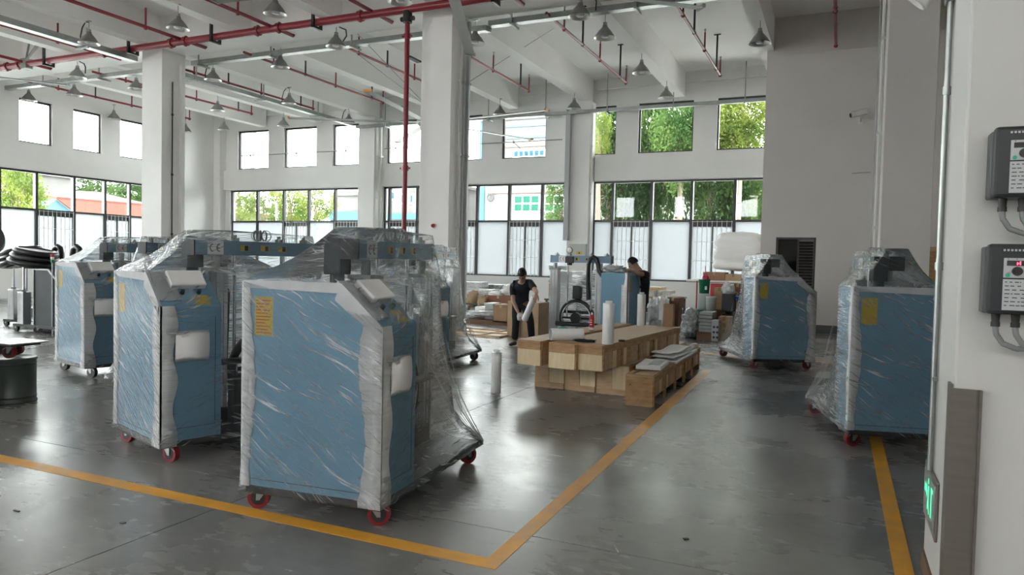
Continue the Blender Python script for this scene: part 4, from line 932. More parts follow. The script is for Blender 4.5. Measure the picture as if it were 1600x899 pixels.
def person(name_label, K, look, cloth, glove=None):
    """K: joint positions"""
    at = Vector((K['pelvis'].x, K['pelvis'].y, 0))
    look = Vector(look).normalized(); V = Vector
    hd = K['head']; nk = K['neck']; upv = (hd-nk).normalized()
    J = {}; E = []
    def j(n, p, r): J[n] = (p, r)
    j('pelvis', K['pelvis'], (.135, .10)); j('waist', K['pelvis'].lerp(K['chest'], .45), (.125, .095)); j('chest', K['chest'], (.15, .105)); j('collar', K['chest'].lerp(nk, .65), (.10, .08)); j('neck', nk, .055)
    j('jaw', hd-upv*.075+look*.012, (.062,.068)); j('head', hd, (.078,.092)); j('crown', hd+upv*.07-look*.012, (.072,.085)); j('top', hd+upv*.115-look*.015, (.04,.05))
    E += [('pelvis','waist'),('waist','chest'),('chest','collar'),('collar','neck'),('neck','jaw'),('jaw','head'),('head','crown'),('crown','top')]
    for s in 'rl':
        j(s+'sh', K[s+'sh'], .062); j(s+'el', K[s+'el'], .041); j(s+'fa', K[s+'el'].lerp(K[s+'wr'], .35), .040); j(s+'wr', K[s+'wr'], .027); j(s+'pm', K[s+'pm'], (.036,.018))
        E += [('collar', s+'sh'), (s+'sh', s+'el'), (s+'el', s+'fa'), (s+'fa', s+'wr'), (s+'wr', s+'pm')]
        j(s+'hp', K[s+'hp'], .085); j(s+'th', K[s+'hp'].lerp(K[s+'kn'], .4), .078); j(s+'kn', K[s+'kn'], .055); j(s+'ca', K[s+'kn'].lerp(K[s+'an'], .35), .054); j(s+'an', K[s+'an'], .037)
        j(s+'to', K[s+'an']+V(K[s+'foot'])*.14+V((0,0,-.045)), .035)
        E += [('pelvis', s+'hp'), (s+'hp', s+'th'), (s+'th', s+'kn'), (s+'kn', s+'ca'), (s+'ca', s+'an'), (s+'an', s+'to')]
        d = K[s+'hd']; hand(J, E, s+'wr', s+'pm', d[0], d[1], d[2], s, d[3])
    body = skin_obj('person', J, E, 'skin', None, 0, 2, at); body.location = at
    tag(body, name_label, 'person')
    # short sleeved shirt
    T = {k: (J[k][0], tuple(q*f for q in (J[k][1] if isinstance(J[k][1], tuple) else (J[k][1],)*2))) for k, f in (('waist',1.24),('chest',1.18),('collar',1.22))}
    T['hem'] = (K['pelvis'].lerp(K['chest'], -.12), (.19,.16)); TE = [('hem','waist'),('waist','chest'),('chest','collar')]
    T['nk'] = (K['chest'].lerp(nk, .97), .074); TE.append(('collar','nk'))
    for s in 'rl':
        T[s+'a'] = (K[s+'sh'], .080); T[s+'b'] = (K[s+'sh'].lerp(K[s+'el'], .45), .068); T[s+'c'] = (K[s+'sh'].lerp(K[s+'el'], .72), .066); TE += [('collar', s+'a'), (s+'a', s+'b'), (s+'b', s+'c')]
    skin_obj('shirt', T, TE, cloth, body, 0, 2, at)
    T = {'p': (K['pelvis'], (.168,.142)), 'w': (K['pelvis'].lerp(K['chest'], .25), (.160,.135))}; TE = [('p','w')]
    for s in 'rl':
        for n_, q, r in (('h', K[s+'hp'], .102), ('t', J[s+'th'][0], .094), ('k', K[s+'kn'], .074), ('c', J[s+'ca'][0], .074), ('a', K[s+'an']+V((0,0,.03)), .066)): T[s+n_] = (q, r)
        TE += [('p', s+'h'), (s+'h', s+'t'), (s+'t', s+'k'), (s+'k', s+'c'), (s+'c', s+'a')]
    skin_obj('trousers', T, TE, 'black_cloth', body, 0, 2, at)
    for s in 'rl':
        f = V(K[s+'foot']); a = K[s+'an'].copy(); a.z = .055
        skin_obj('shoe', {'a': (a-f*.05, .052), 'b': (a+f*.05, (.052,.045)), 'c': (a+f*.15+V((0,0,-.012)), (.046,.036)), 'd': (a+f*.20+V((0,0,-.018)), (.03,.024))}, [('a','b'),('b','c'),('c','d')], 'shoe_black', body, 0, 2, at)
    # hair cap, ears, nose, eyes, brow, mouth
    side = look.cross(upv).normalized(); up2 = side.cross(look).normalized()
    def HP(a, b, c): return hd + side*a + look*b + up2*c - at
    rnd = random.Random(4)
    def hair(u, v):
        az = 2*pi*u; ph = pi*.56*v; x = sin(ph)*cos(az); y = sin(ph)*sin(az); z = cos(ph)
        if y > .35: z = max(z, .42+.25*(y-.35)); 
        q = 1+.025*noise.noise(Vector((x*9, y*9, z*9)))
        return HP(x*.083*q, y*.100*q-.012, z*.118*q+.032)
    MB().grid(28, 12, hair, True, True).build('hair', 'hair_black', body)
    for sg in (-1, 1):
        MB().ball(HP(sg*.078, -.004, -.005), .022, 8, 6, (.5,.9,1.4)).build('ear', 'skin', body)
        MB().ball(HP(sg*.030, .083, .012), .0115, 8, 6).build('eye', 'print_black', body)
        MB().bar(HP(sg*.015, .090, .032), HP(sg*.045, .083, .032), .008, .006).build('eyebrow', 'hair_black', body)
    MB().tube([HP(0,.086,.015), HP(0,.103,-.012), HP(0,.108,-.024), HP(0,.088,-.032)], [.007,.011,.014,.009], 8).build('nose', 'skin', body)
    MB().bar(HP(-.022,.084,-.055), HP(.022,.084,-.055), .008, .01).build('mouth', 'cardboard_red', body)
    return body
def Q(x, y, Y): return onY(x, y, Y)
K = dict(pelvis=Q(814,473,12.5), chest=Q(815,450,12.24), neck=Q(817,440,12.12), head=Q(816,429,12.0),
  rsh=Q(801,447,12.2), rel=Q(802,471,12.05), rwr=Q(810,489,11.92), rpm=Q(814,495,11.90), rhd=((.55,-.1,-.8),(.0,-1,.1),(-.7,-.5,-.3),.9),
  lsh=Q(829,443,12.2), lel=Q(838,456,12.02), lwr=Q(838,458,11.84), lpm=Q(838,464,11.79), lhd=((-.45,-.12,-.88),(-.8,-.2,.5),(.1,-.9,.1),.9),
  rhp=Q(807,477,12.5), rkn=Q(806,506,12.40), ran=Q(804,534,12.5), rfoot=(-.05,-1,0), lhp=Q(821,477,12.5), lkn=Q(829,503,12.5), lan=Q(831,528,12.85), lfoot=(.35,-.93,0))
for s in 'rl': K[s+'an'].z = .085
person('man in black clothes bending forward with a white film roll, facing the camera', K, (.0,-.42,-.91), 'navy_cloth')
g = thing('stretch_film_roll', 'white film roll held slanting in the hands of the bending man', 'roll', (0,0,0))
a_, b_ = Q(835,464,11.84), Q(819.5,500,11.84); g.location = a_
MB().cyl((0,0,0), b_-a_, .058, n=24).build('film_body', 'stretch_film_roll', g); MB().cyl((a_-b_).normalized()*.02, (b_-a_)*1.04, .036, n=16).build('core', 'white_roll', g)
blob('white_glove', 'white work glove on the lower hand of the bending man', 'glove', (K['rpm'].x-.02, K['rpm'].y+.0, K['rpm'].z-.075), (.10,.07,.14), 'glove_white', 5, .35, 2.5)
K = dict(pelvis=Q(1003,472,12.95), chest=Q(1006,440,12.95), neck=Q(1001,424,12.93), head=Q(990,414,12.9),
  rsh=Q(1010,430,12.72), rel=Q(1000,428,12.45), rwr=Q(976,421,12.5), rpm=Q(969,419.5,12.52), rhd=((-1,.0,-.05),(0,1,0),(0,0,1),.5),
  lsh=Q(1000,428,13.12), lel=Q(990,440,13.2), lwr=Q(978,430,13.1), lpm=Q(973,427,13.06), lhd=((-1,-.2,-.1),(0,-1,0),(0,0,1),.5),
  rhp=Q(1001,478,12.85), rkn=Q(1003,508,12.82), ran=Q(1005,537,12.88), rfoot=(-1,-.2,0), lhp=Q(1003,476,13.05), lkn=Q(999,506,13.1), lan=Q(1004,530,13.15), lfoot=(-1,.1,0))
for s in 'rl': K[s+'an'].z = .085
person('man in black leaning with one arm on top of the unwrapped blue cabinet', K, (-.85,-.15,-.55), 'navy_cloth')
blob('plastic_bag', 'crumpled clear bag on top of the unwrapped blue cabinet', 'bag', (-3.55, 12.2, 1.452), (.34,.28,.12), 'plastic_bag', 8, .6)

# ================================================================ ON THE WALLS
eb = thing('electric_box', 'grey electric box with yellow warning label on the rear column', 'electric box', onY(901,391.5,23.14))
MB().box(-.33,.33,0,.16,-.22,.22).build('body', 'box_enamel', eb, bevel=.01)
MB().box(-.31,.31,-.012,0,-.20,.20).build('door', 'box_enamel', eb, bevel=.004)
MB().box(-.26,-.15,-.018,-.012,-.04,.06).build('meter', 'print_black', eb); MB().box(.0,.20,-.016,-.012,-.13,-.03).build('warning_label', 'label_yellow', eb)
MB().add([(.10,-.018,-.045),(.135,-.018,-.11),(.065,-.018,-.11)], [(0,1,2)]).build('warning_sign', 'print_black', eb)
al = thing('fire_alarm', 'small red fire alarm on the front of the second column', 'alarm', onY(678,353,13.69))
MB().cyl((0,.01,0),(0,-.02,0), .06, n=20).build('plate', 'label_white', al); MB().lathe([(.001,.07),(.03,.06),(.045,.02),(.045,0)], 18, (0,-.02,0), Matrix.Rotation(R(90),3,'X')).build('bell', 'plastic_red', al)
MB().lathe([(.001,.075),(.016,.07),(.016,.05)], 12, (0,-.02,0), Matrix.Rotation(R(90),3,'X')).build('lens', 'print_black', al)
cc = thing('security_camera', 'white bullet camera on a bracket on the grey wall at upper right', 'camera', (.36,19.2,5.20))
MB().obox((-.05,-.1,.10), (.34,.13,.12), rz=R(12), ry=R(-14)).obox((-.04,-.1,.175), (.40,.15,.012), rz=R(12), ry=R(-14)).build('housing', 'pvc_white', cc, bevel=.01)
MB().cyl((-.22,-.135,.055),(-.245,-.14,.05), .05, n=16).build('lens', 'print_black', cc); MB().bar((.0,-.06,.06),(.0,.19,-.05), .04).box(-.05,.05,.17,.19,-.1,.02).tube([(.06,-.05,.0),(.2,.05,-.04),(.34,.17,-.03)], .01, 6).build('bracket', 'pvc_white', cc)
tag(MB().bar((0,0,0),(.40,0,.012), .035,.02).build('wall_bracket', 'dull_galvanised', loc=tuple(onY(1331,271,19.36))), 'short dark bracket on the grey wall left of the pillar', 'bracket')
sp = thing('spotlight', 'white cylindrical spotlight at the top of the near white wall', 'lamp', (.475, 4.24, 3.02))
MB().box(-.035,.003,-.045,.045,-.06,.10).build('junction_box', 'dull_galvanised', sp, bevel=.006)
ax = Vector((-.62,.10,-.62)).normalized(); o0 = Vector((-.06,0,.10)); mt = ax.to_track_quat('Z','Y').to_matrix()
MB().lathe([(.001,-.02),(.05,-.015),(.062,.0),(.075,.15),(.082,.155),(.082,.168),(.064,.168),(.058,.15),(.001,.148)], 32, o0, mt).build('lamp_head', 'pvc_white', sp)
MB().lathe([(.001,.151),(.056,.151)], 28, o0, mt).build('lens', 'lamp_lens', sp); MB().cyl((-.02,0,.06),o0, .014, n=10).build('arm', 'pvc_white', sp)
ex = thing('exit_sign', 'low green exit sign in a steel plate on the near white wall', 'sign', (.478, 4.20, .47))
MB().box(-.018,0,-.19,.22,-.13,.10).build('plate', 'sign_glass', ex, bevel=.006); MB().box(-.012,0,-.23,.26,-.16,.13).build('surround', 'stainless', ex, bevel=.004)
def onsign(pts, name='sign_arrow'):
    MB().add([(-.0190, y, z) for y, z in pts], [tuple(range(len(pts)))]).build(name, 'led_green', ex)
onsign([(.17,.03),(.17,-.01),(.09,-.01),(.09,-.035),(.05,.01),(.09,.055),(.09,.03)])
onsign([(-.01,.05),(.02,.05),(.03,-.02),(.0,-.03)], 'sign_figure'); onsign([(.0,-.03),(.03,-.02),(.05,-.07),(.03,-.08)], 'sign_figure'); onsign([(.0,-.03),(.02,-.03),(-.02,-.09),(-.04,-.085)], 'sign_figure')
MB().cyl((-.019,.015,.072),(-.0185,.015,.072), .016, n=14).build('sign_figure', 'led_green', ex)
onsign([(-.12,.07),(-.09,.07),(-.09,-.08),(-.12,-.08)], 'sign_door'); onsign([(-.16,.07),(-.12,.07),(-.12,.05),(-.16,.05)], 'sign_door')
def drive(label, x, z, w=.21, h=.29, led=True):
    t = thing('motor_drive', label, 'motor drive', (x, 3.68, z), 0, 'grey motor drives on the near white wall')
    MB().box(-.004,w,-.09,0,-.0,h-.01).build('back_case', 'drive_side', t, bevel=.008)
    MB().box(0,w,-.145,-.09,0,h).build('front_case', 'drive_case', t, bevel=.014)
    for a, b in ((.014,.018),(w-.014,.018),(.014,h-.018),(w-.014,h-.018)): MB().cyl((a,-.147,b),(a,-.143,b), .006, n=10).build('screw', 'print_black', t)
    pn = MB().box(.055,w-.01,-.148,-.145,h*.52,h*.80).build('keypad', 'label_grey', t, bevel=.002)
    MB().box(.066,w-.02,-.1495,-.148,h*.69,h*.765).build('display', 'print_black', pn)
    if led:
        for (a, b, c, d_) in ((.100,.104,.0,.012),(.100,.112,.006,.009),(.110,.1135,.0,.016)): MB().box(a,b,-.1502,-.1495,h*.70+c,h*.70+d_).build('display_digit', 'led_red', pn)
    for k in range(3): MB().cyl((.07+k*.03,-.149,h*.785),(.07+k*.03,-.147,h*.785), .002, n=8).build('indicator', 'print_black', pn)
    MB().cyl((.103,-.165,h*.615),(.103,-.148,h*.615), .0165, .019, n=20).build('knob', 'black_metal', pn)
    MB().cyl((.070,-.150,h*.555),(.070,-.148,h*.555), .008, n=16).build('run_button', 'button_green', pn); MB().cyl((.136,-.150,h*.555),(.136,-.148,h*.555), .008, n=16).build('stop_button', 'plastic_red', pn)
    lb = MB().box(.055,w-.01,-.147,-.145,.018,h*.50).build('rating_label', 'label_grey', t)
    g = MB(); rr = random.Random(3)
    for k in range(7):
        zz = h*.46-k*.016; xx = .062
        while xx < w-.03:
            l = rr.uniform(.004,.02); g.box(xx, min(xx+l, w-.015), -.1476,-.147, zz-.0018, zz+.0018); xx += l+rr.uniform(.003,.012)
    tag(g.build('label_print', 'print_black', lb), kind='stuff')
    MB().box(.045,w-.02,-.148,-.145,h*.88,h*.94).build('name_plate', 'black_metal', t); 
    g = MB()
    for k in range(9): g.box(.052+k*.013,.060+k*.013,-.1485,-.148,h*.895,h*.925)
    tag(g.build('name_print', 'label_grey', t), kind='stuff')
    for k, x0 in enumerate((.045,.115)):
        MB().cyl((x0,-.09,-.04),(x0,-.09,.0), .014, .017, n=12).cyl((x0,-.09,-.055),(x0,-.09,-.035), .017, n=8).build('cable_gland', 'print_black', t)
        pts = [(x0,-.09,-.05),(x0+.004,-.09,-.085),(x0+.03,-.085,-.125),(x0+.08,-.08,-.145),(x0+.14,-.07,-.14),(x0+.22,-.06,-.12)]
        # ribbed flexible conduit
        pv = []; rv = []
        for i in range(len(pts)-1):
            for j in range(9):
                pv.append(Vector(pts[i]).lerp(Vector(pts[i+1]), j/9)); rv.append(.0125 if j % 2 else .0108)
        MB().tube(pv, rv, 10).build('flexible_conduit', 'conduit_grey', t)
drive('upper motor drive on the near white wall at the right edge', .567, 1.925, led=False)
drive('lower motor drive with a lit red digit on the near white wall', .562, 1.445)

# ================================================================ LEFT: DRUM, DARK MACHINES
dr = thing('steel_drum', 'dark green drum standing at the far left edge', 'drum', (-7.97, 4.80, 0))
MB().lathe([(.001,0),(.215,0),(.22,.01),(.21,.02),(.21,.44),(.222,.455),(.215,.475),(.20,.47),(.001,.46)], 32).build('body', 'drum_green', dr)
for z in (.05,.40): MB().lathe([(.2105,z),(.216,z+.01),(.2105,z+.02)], 32).build('hoop', 'black_metal', dr)
tr = thing('trolley_plate', 'pale steel plate trolley with a red castor on top of the dark drum', 'trolley', (-7.95, 4.80, .478))
MB().box(-.25,.26,-.2,.2,.155,.168).build('plate', 'galvanised', tr); caster(tr, .10, -.08, R(200)); caster(tr, -.14, .08, R(30)); MB().box(-.18,.2,-.15,.15,.13,.155).build('frame', 'black_metal', tr)
def tilted_ring(parent, c, r, n, tilt, az, m='black_rubber', tr=.05):
    mt = Matrix.Rotation(az,3,'Z') @ Matrix.Rotation(tilt,3,'Y')
    for k in range(n):
        z = k*tr*1.75; rr = r*(1-.08*k)
        MB().tube([Vector(c)+mt @ Vector((rr*cos(a), rr*sin(a), z)) for a in [2*pi*q/28 for q in range(28)]], tr, 8, closed=True).build('ring', m, parent)
    MB().cyl(Vector(c)+mt @ Vector((0,0,-.08)), Vector(c)+mt @ Vector((0,0,n*.085)), r*.8, r*.7, n=20).build('ring_core', 'black_metal', parent)
def dark_machine(label, X, Y, cab, tilt, az=0, blue=False):
    t = thing('dark_machine', label, 'machine', (X, Y, 0), az, 'bare dark machines by the left wall')
    b = MB(); b.box(-.45,.95,-.3,.3,.10,.15); b.build('base_frame', 'charcoal_paint', t)
    for x, y in ((-.38,-.25),(.3,-.25),(.9,-.25),(.9,.25),(-.38,.25)): caster(t, x, y, R(200+x*60), False)
    for x in (-.25,):
        MB().box(x-.09,x+.09,-.28,-.12,.15,.78).box(x-.075,x-.02,-.285,-.28,.2,.76).box(x+.02,x+.075,-.285,-.28,.2,.76).build('pillar', 'aluminium', t, bevel=.006)
        MB().cyl((x-.02,-.2,.78),(x-.02,-.2,1.32), .025, n=10).cyl((x+.09,.0,.15),(x+.09,.0,1.3), .02, n=10).build('rod', 'chrome', t)
        MB().cyl((x-.02,-.2,.77),(x-.02,-.2,.82), .05, n=12).build('collar', 'dull_galvanised', t)
    tilted_ring(t, (-.10,-.1,1.36), .40, 3, tilt, R(20), tr=.062)
    MB().box(-.42,.2,-.1,.1,1.24,1.31).build('head_plate', 'black_metal', t)
    if cab:
        MB().prism([(.12,.12),(.82,.12),(.82,1.02),(.55,1.24),(.12,1.24)], lambda a, c, h: (a, h, c), -.24, .25).build('cabinet', 'charcoal_paint', t)
        for p0, p1 in (((.12,.12),(.82,.12)),((.82,.12),(.82,1.02)),((.82,1.02),(.55,1.24)),((.55,1.24),(.12,1.24)),((.12,1.24),(.12,.12))):
            MB().bar((p0[0],-.245,p0[1]),(p1[0],-.245,p1[1]), .02,.03).build('edge_trim', 'aluminium', t)
    MB().tube([(p+(.36 if cab else .1),.0,q) for p, q in ((.55,.3),(.55,1.55),(.58,1.66),(.66,1.70),(.74,1.66),(.77,1.55),(.77,.3))], .055, 8).build('cable_chain', 'black_rubber', t)
    return t
dark_machine('bare machine with dark cabinet and tilted black rings, right one of the dark pair', -14.42, 9.25, True, R(10))
dark_machine('bare machine with silver pillar and tilted black rings at the left edge', -15.55, 9.75, False, R(-14), R(4))
bg_ = thing('coiled_tube_head', 'big black coiled head cut off by the left picture edge', 'machine', (-12.15, 6.75, 0))
MB().box(-.3,.3,-.3,.3,0,.12).cyl((0,0,.12),(0,0,1.5), .06, n=12).build('stand', 'black_metal', bg_)
tilted_ring(bg_, (0,0,1.72), .30, 4, R(70), R(15))
sl_ = thing('signal_lamp', 'small signal light with red and green segments near the dark rings', 'lamp', tuple(onY(82,404,9.0)))
sl_.location.z = 0
MB().cyl((0,0,0),(0,0,1.38), .014, n=8).build('pole', 'galvanised', sl_)
for k, m in enumerate(('bucket_green','label_white','can_red')): MB().cyl((0,0,1.38+k*.055),(0,0,1.432+k*.055), .032, n=14).build('segment', m, sl_)
bd = thing('blue_barrel', 'blue barrel between the silver pillars of the dark machines', 'barrel', (-15.6, 10.3, .0))
MB().lathe([(.001,0),(.28,.0),(.30,.03),(.30,.35),(.31,.37),(.30,.39),(.30,.85),(.28,.9),(.001,.9)], 28).build('body', 'plastic_blue', bd); MB().cyl((.12,0,.9),(.12,0,.93), .04, n=12).build('cap', 'print_black', bd)
bd.location.z = .35; tag(MB().box(-.6,.6,-.4,.4,0,.35).build('machine_bed', 'charcoal_paint', loc=(-15.6,10.4,0), bevel=.01), 'low dark bed carrying the blue barrel', 'machine bed')
tag(MB().box(-.35,.35,-.3,.3,0,.55).build('white_box', 'foam_pad', loc=(-14.95,12.0,0), bevel=.01), 'white box on the floor seen between the silver pillars', 'box')

# ================================================================ GOODS ALONG THE REAR WALL
def span(x0, x1, y0, y1, Y):
    a = onY(x0, y1, Y); b = onY(x1, y0, Y); return a.x, b.x, a.z, b.z
def goods(name, label, cat, m, x0, x1, y0, y1, Y, dep, kind='box', z0=None, group=None, seed=0):
    X0, X1, Z0, Z1 = span(x0, x1, y0, y1, Y)
    if z0 is not None: Z0 = z0
    Z0 = max(0, Z0); w = X1-X0; h = Z1-Z0; cx = (X0+X1)/2
    if kind == 'box':
        t = thing(name, label, cat, (cx, Y+dep/2, Z0), 0, group)
        MB().box(-w/2, w/2, -dep/2, dep/2, 0, h).build('body', m, t, bevel=min(.008, h*.1))
        if 'card' in m: MB().box(-.03, .03, -dep/2-.001, dep/2+.001, h-.08 if h > .12 else h*.5, h+.0015).build('packing_tape', 'cardboard_tan' if m != 'cardboard_tan' else 'cardboard', t)
        return t
    if kind == 'blob': return blob(name, label, cat, (cx, Y+dep/2, Z0), (w, dep, h), m, seed, .38, 2.6, group=group)
    if kind == 'bundle':
        def fn(u, v):
            a = 2*pi*u; c_, s_ = cos(a), sin(a); e = .42
            px = math.copysign(abs(c_)**e, c_); py_ = math.copysign(abs(s_)**e, s_)
            q = (1-(abs(2*v-1))**(4 if v > .5 else 12))**.25 if 0 < v < 1 else 0
            rid = 1+.035*sin(v*22+px)+.03*noise.noise(Vector((px*2, py_*2, v*5)))
            fl_ = 1+.22*max(0, .35-v)
            return Vector((px*w/2*q*rid*fl_, py_*dep/2*q*rid, h*v+.02*noise.noise(Vector((px*3,py_*3,v*3)))))
        o = MB().grid(48, 26, fn, True, True).build(name, m, loc=(cx, Y+dep/2, Z0)); return tag(o, label, cat)
    if kind == 'slabs':
        t = thing(name, label, cat, (cx, Y+dep/2, Z0), 0, group); n = max(2, int(h/.07)); rr = random.Random(seed)
        for k in range(n):
            j = rr.uniform(-.02,.02); MB().box(-w/2+j, w/2+j*.5, -dep/2, dep/2, h*k/n, h*(k+1)/n-.008).build('slab_piece', m, t, bevel=.006)
        return t
    if kind == 'pallet':
        t = thing(name, label, cat, (cx, Y+dep/2, Z0), 0, group)
        for k in range(3): MB().box(-w/2, w/2, -dep/2+k*(dep-.1)/2, -dep/2+.1+k*(dep-.1)/2, 0, h*.75).build('bearer', m, t)
        n = 6
        for k in range(n): MB().box(-w/2+k*w/n+.006, -w/2+(k+1)*w/n-.006, -dep/2, dep/2, h*.75, h).build('deck_board', m, t)
        return t
    if kind == 'table':
        t = thing(name, label, cat, (cx, Y+dep/2, 0), 0, group)
        MB().box(-w/2, w/2, -dep/2, dep/2, Z1-.04, Z1).build('table_top', m, t)
        for sx in (-1,1):
            for sy in (-1,1): MB().box(sx*(w/2-.05)-.025, sx*(w/2-.05)+.025, sy*(dep/2-.05)-.025, sy*(dep/2-.05)+.025, 0, Z1-.04).build('leg', 'charcoal_paint', t)
        return t
# left heap
t = thing('plywood_sheet', 'flat framed plywood sheet lying on the floor left of the bending man', 'plywood', (-7.1, 14.2, 0), R(-2))
MB().box(-.78,.78,-.66,.62,.0,.02).build('sheet', 'pine_pale', t)
for y in (-.66,-.05,.56): MB().box(-.78,.78,y,y+.07,.02,.045).build('batten', 'pine_board', t)
for x in (-.78,.2,.71): MB().box(x,x+.07,-.66,.62,.021,.046).build('batten', 'pine_board', t)
goods('pallet','low wooden pallet under the crumpled foil bag','pallet','cardboard_brown',722,795,503,514,16.2,1.0,'pallet',0)
goods('foil_bag','crumpled silvery film bundle on the low pallet','bag','plastic_bag',724,768,488,504,16.3,.8,'blob',.18,seed=1)
goods('foam_stack','stack of white foam slabs above the foil bag','foam','foam_pad',741,763,480,491,16.9,.5,'slabs',seed=2)
goods('cardboard_box','square brown carton beside the grey stack on the pallet','box','cardboard',771,793,477,504,16.2,.6)
goods('grey_stack','grey stack between foam slabs and square carton','stack','trunking_grey',757,771,474,503,16.5,.5,'slabs',seed=3)
goods('storage_table','long dark table along the rear wall at left, under the wrapped goods','table','charcoal_paint',700,812,478,484,17.6,1.2,'table')
goods('cardboard_box','long red brown carton on the left table','box','cardboard_red',757,799,463,479,17.8,.7)
goods('paper_bag','crumpled brown paper in front of the long red brown carton','paper','cardboard_tan',743,759,463,481,17.6,.4,'blob',seed=4)
goods('cream_bundle','cream padded bundle on top of the long carton','bundle','foam_bundle',781,800,446,464,17.9,.6,'blob',seed=5)
goods('foam_wedge','white foam sloping against the cream bundle','foam','foam_pad',762,784,455,464,17.8,.5,'blob',seed=6)
goods('wrapped_parcel','pale film wrapped parcel low at the left end of the table','parcel','plastic_bag',738,768,453,479,18.1,.6,'slabs',seed=7)
goods('wrapped_parcel','white film wrapped parcel highest at the left end of the table','parcel','plastic_bag',724,749,441,480,18.4,.6,'slabs',seed=8)
goods('wrapped_parcel','flat film wrapped parcel standing behind the middle of the left table','parcel','foil_bag',752,783,445,480,19.0,.6,'slabs',seed=9)
goods('orange_sack','orange brown sack between the wrapped parcels','sack','cardboard_tan',727,741,455,481,17.65,.35,'blob',seed=10)
goods('cardboard_box','tall tan carton on the floor behind the right leg of the bending man','box','cardboard_tan',792,810,471,527,13.9,.5,'box',0)
goods('cardboard_box','wide tan carton on the floor behind the bending man','box','cardboard_tan',811,842,474,527,14.0,.6,'box',0)
goods('cardboard_box','carton just behind the silver pillar of the unwrapped machine','box','cardboard',857,880,444,470,18.0,.6)
goods('storage_table','dark table behind the unwrapped machine','table','charcoal_paint',850,905,469,474,17.8,1.0,'table')
goods('wrapped_parcel','white sheet bundle over the carton behind the unwrapped machine','parcel','plastic_bag',857,886,436,445,18.0,.6,'blob',seed=11)
goods('wrapped_parcel','pale parcel low behind the tie rod of the unwrapped machine','parcel','plastic_bag',857,868,455,474,17.6,.4,'blob',seed=12)
goods('grey_crate','big grey plastic crate behind the clamp ring machine','crate','trunking_grey',872,896,425,480,16.9,.7,'box',0)
wd = thing('wrapped_dark_machine', 'dark cabinet with pale edge in film behind the clamp ring', 'machine', (-4.95, 15.4, 0))
MB().prism([(-.42,.1),(.55,.1),(.55,1.38),(-.15,1.38),(-.42,1.10)], lambda a, c, h: (a, h, c), 0, .5).build('cabinet', 'charcoal_paint', wd, bevel=.01)
for p0, p1 in (((-.42,.1),(-.42,1.10)),((-.42,1.10),(-.15,1.38)),((-.15,1.38),(.55,1.38))): MB().bar((p0[0],-.01,p0[1]),(p1[0],-.01,p1[1]), .02,.035).build('edge_trim', 'foam_white', wd)
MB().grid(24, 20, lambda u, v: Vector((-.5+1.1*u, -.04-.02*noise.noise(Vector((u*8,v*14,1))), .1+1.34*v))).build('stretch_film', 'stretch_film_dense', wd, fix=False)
for x in (-.35,.48): caster(wd, x, .06, R(90), False)
goods('steel_profile','grey steel profile lying across behind the top beam','profile','trunking_grey',857,884,416,421,17.0,.15)
bpy.data.objects[-1] if False else None
# goods right of the man at the cabinet
goods('storage_table','low table under the pale frames right of the second man','table','cardboard_tan',1004,1062,466,470,19.3,1.0,'table')
t = goods('slat_bundle','bundle of wooden slats on the pale frames','slats','pine_pale',1009,1031,449,456,19.6,.8,'slabs',seed=13)
t = thing('white_frame_rack', 'white metal frames piled on the table right of the second man', 'frames', (0,0,0))
X0, X1, Z0, Z1 = span(1010, 1056, 454, 466, 19.4); t.location = (X0, 19.4, Z0)
for k in range(4): MB().box(0,(X1-X0)*(1-.1*k),.1*k,.1*k+.04,k*.045,k*.045+.035).box((X1-X0)*(.2+.18*k),(X1-X0)*(.2+.18*k)+.05,0,.7,k*.045,.21).build('rail', 'pvc_white', t)
goods('plastic_bag','big crumpled clear bag on the floor behind the standing roll','bag','plastic_bag',1008,1034,468,500,17.6,.9,'blob',0,seed=14)
goods('foam_offcut','ragged white foam offcuts beside the clear bag','foam','foam_pad',1028,1043,466,500,17.2,.4,'blob',0,seed=15)
goods('cardboard_box','brown open carton at the end of the white frames','box','cardboard_brown',1040,1062,466,482,18.2,.6)
goods('wooden_stool','small brown stand under the open carton','stand','cardboard_brown',1038,1060,482,500,18.3,.5,'box',0)
# right corner heap
sh = thing('storage_shelf', 'white shelf board with cartons under the big foam bundle', 'shelf', (0,0,0))
X0, X1, Z0, Z1 = span(1072, 1200, 441, 444.5, 20.6); X1 = -1.9; sh.location = (X0, 20.6, 0)
MB().box(0,X1-X0,0,1.1,Z1-.05,Z1).build('board', 'pvc_white', sh)
for x in (.35, X1-X0-.08):
    for y in (.6, 1.0): MB().box(x,x+.03,y,y+.03,0,Z1-.05).build('leg', 'galvanised', sh)
ZS = Z1
t = goods('cardboard_box','long carton on the shelf with faded red print, below the foam bundle','box','cardboard',1098,1133,426,441,20.65,.7,'box',ZS)
g = MB()
X0, X1, Z0, Z1 = span(1109, 1127, 432, 437, 20.6); w_ = (X1-X0); cx = t.location.x
for k, L in enumerate(('V','I','L','I','T','Y')[2:]):
    x = X0-cx+k*w_/4; h_ = .075; zb = Z0-ZS; s = .012; y = -.352
    def st(a, b, c, d): g.bar((x+a*.05, y, zb+b*h_), (x+c*.05, y, zb+d*h_), s, .001)
    for q in {'L': [(0,0,0,1),(0,0,1,0)], 'I': [(.5,0,.5,1)], 'T': [(.5,0,.5,1),(0,1,1,1)], 'Y': [(.5,0,.5,.5),(.5,.5,0,1),(.5,.5,1,1)]}[L]: st(*q)
tag(g.build('box_print', 'print_red', t), kind='stuff')
goods('cardboard_box','smaller tan open carton at the right end of the shelf','box','cardboard_tan',1133,1158,429,441,20.65,.6,'box',ZS)
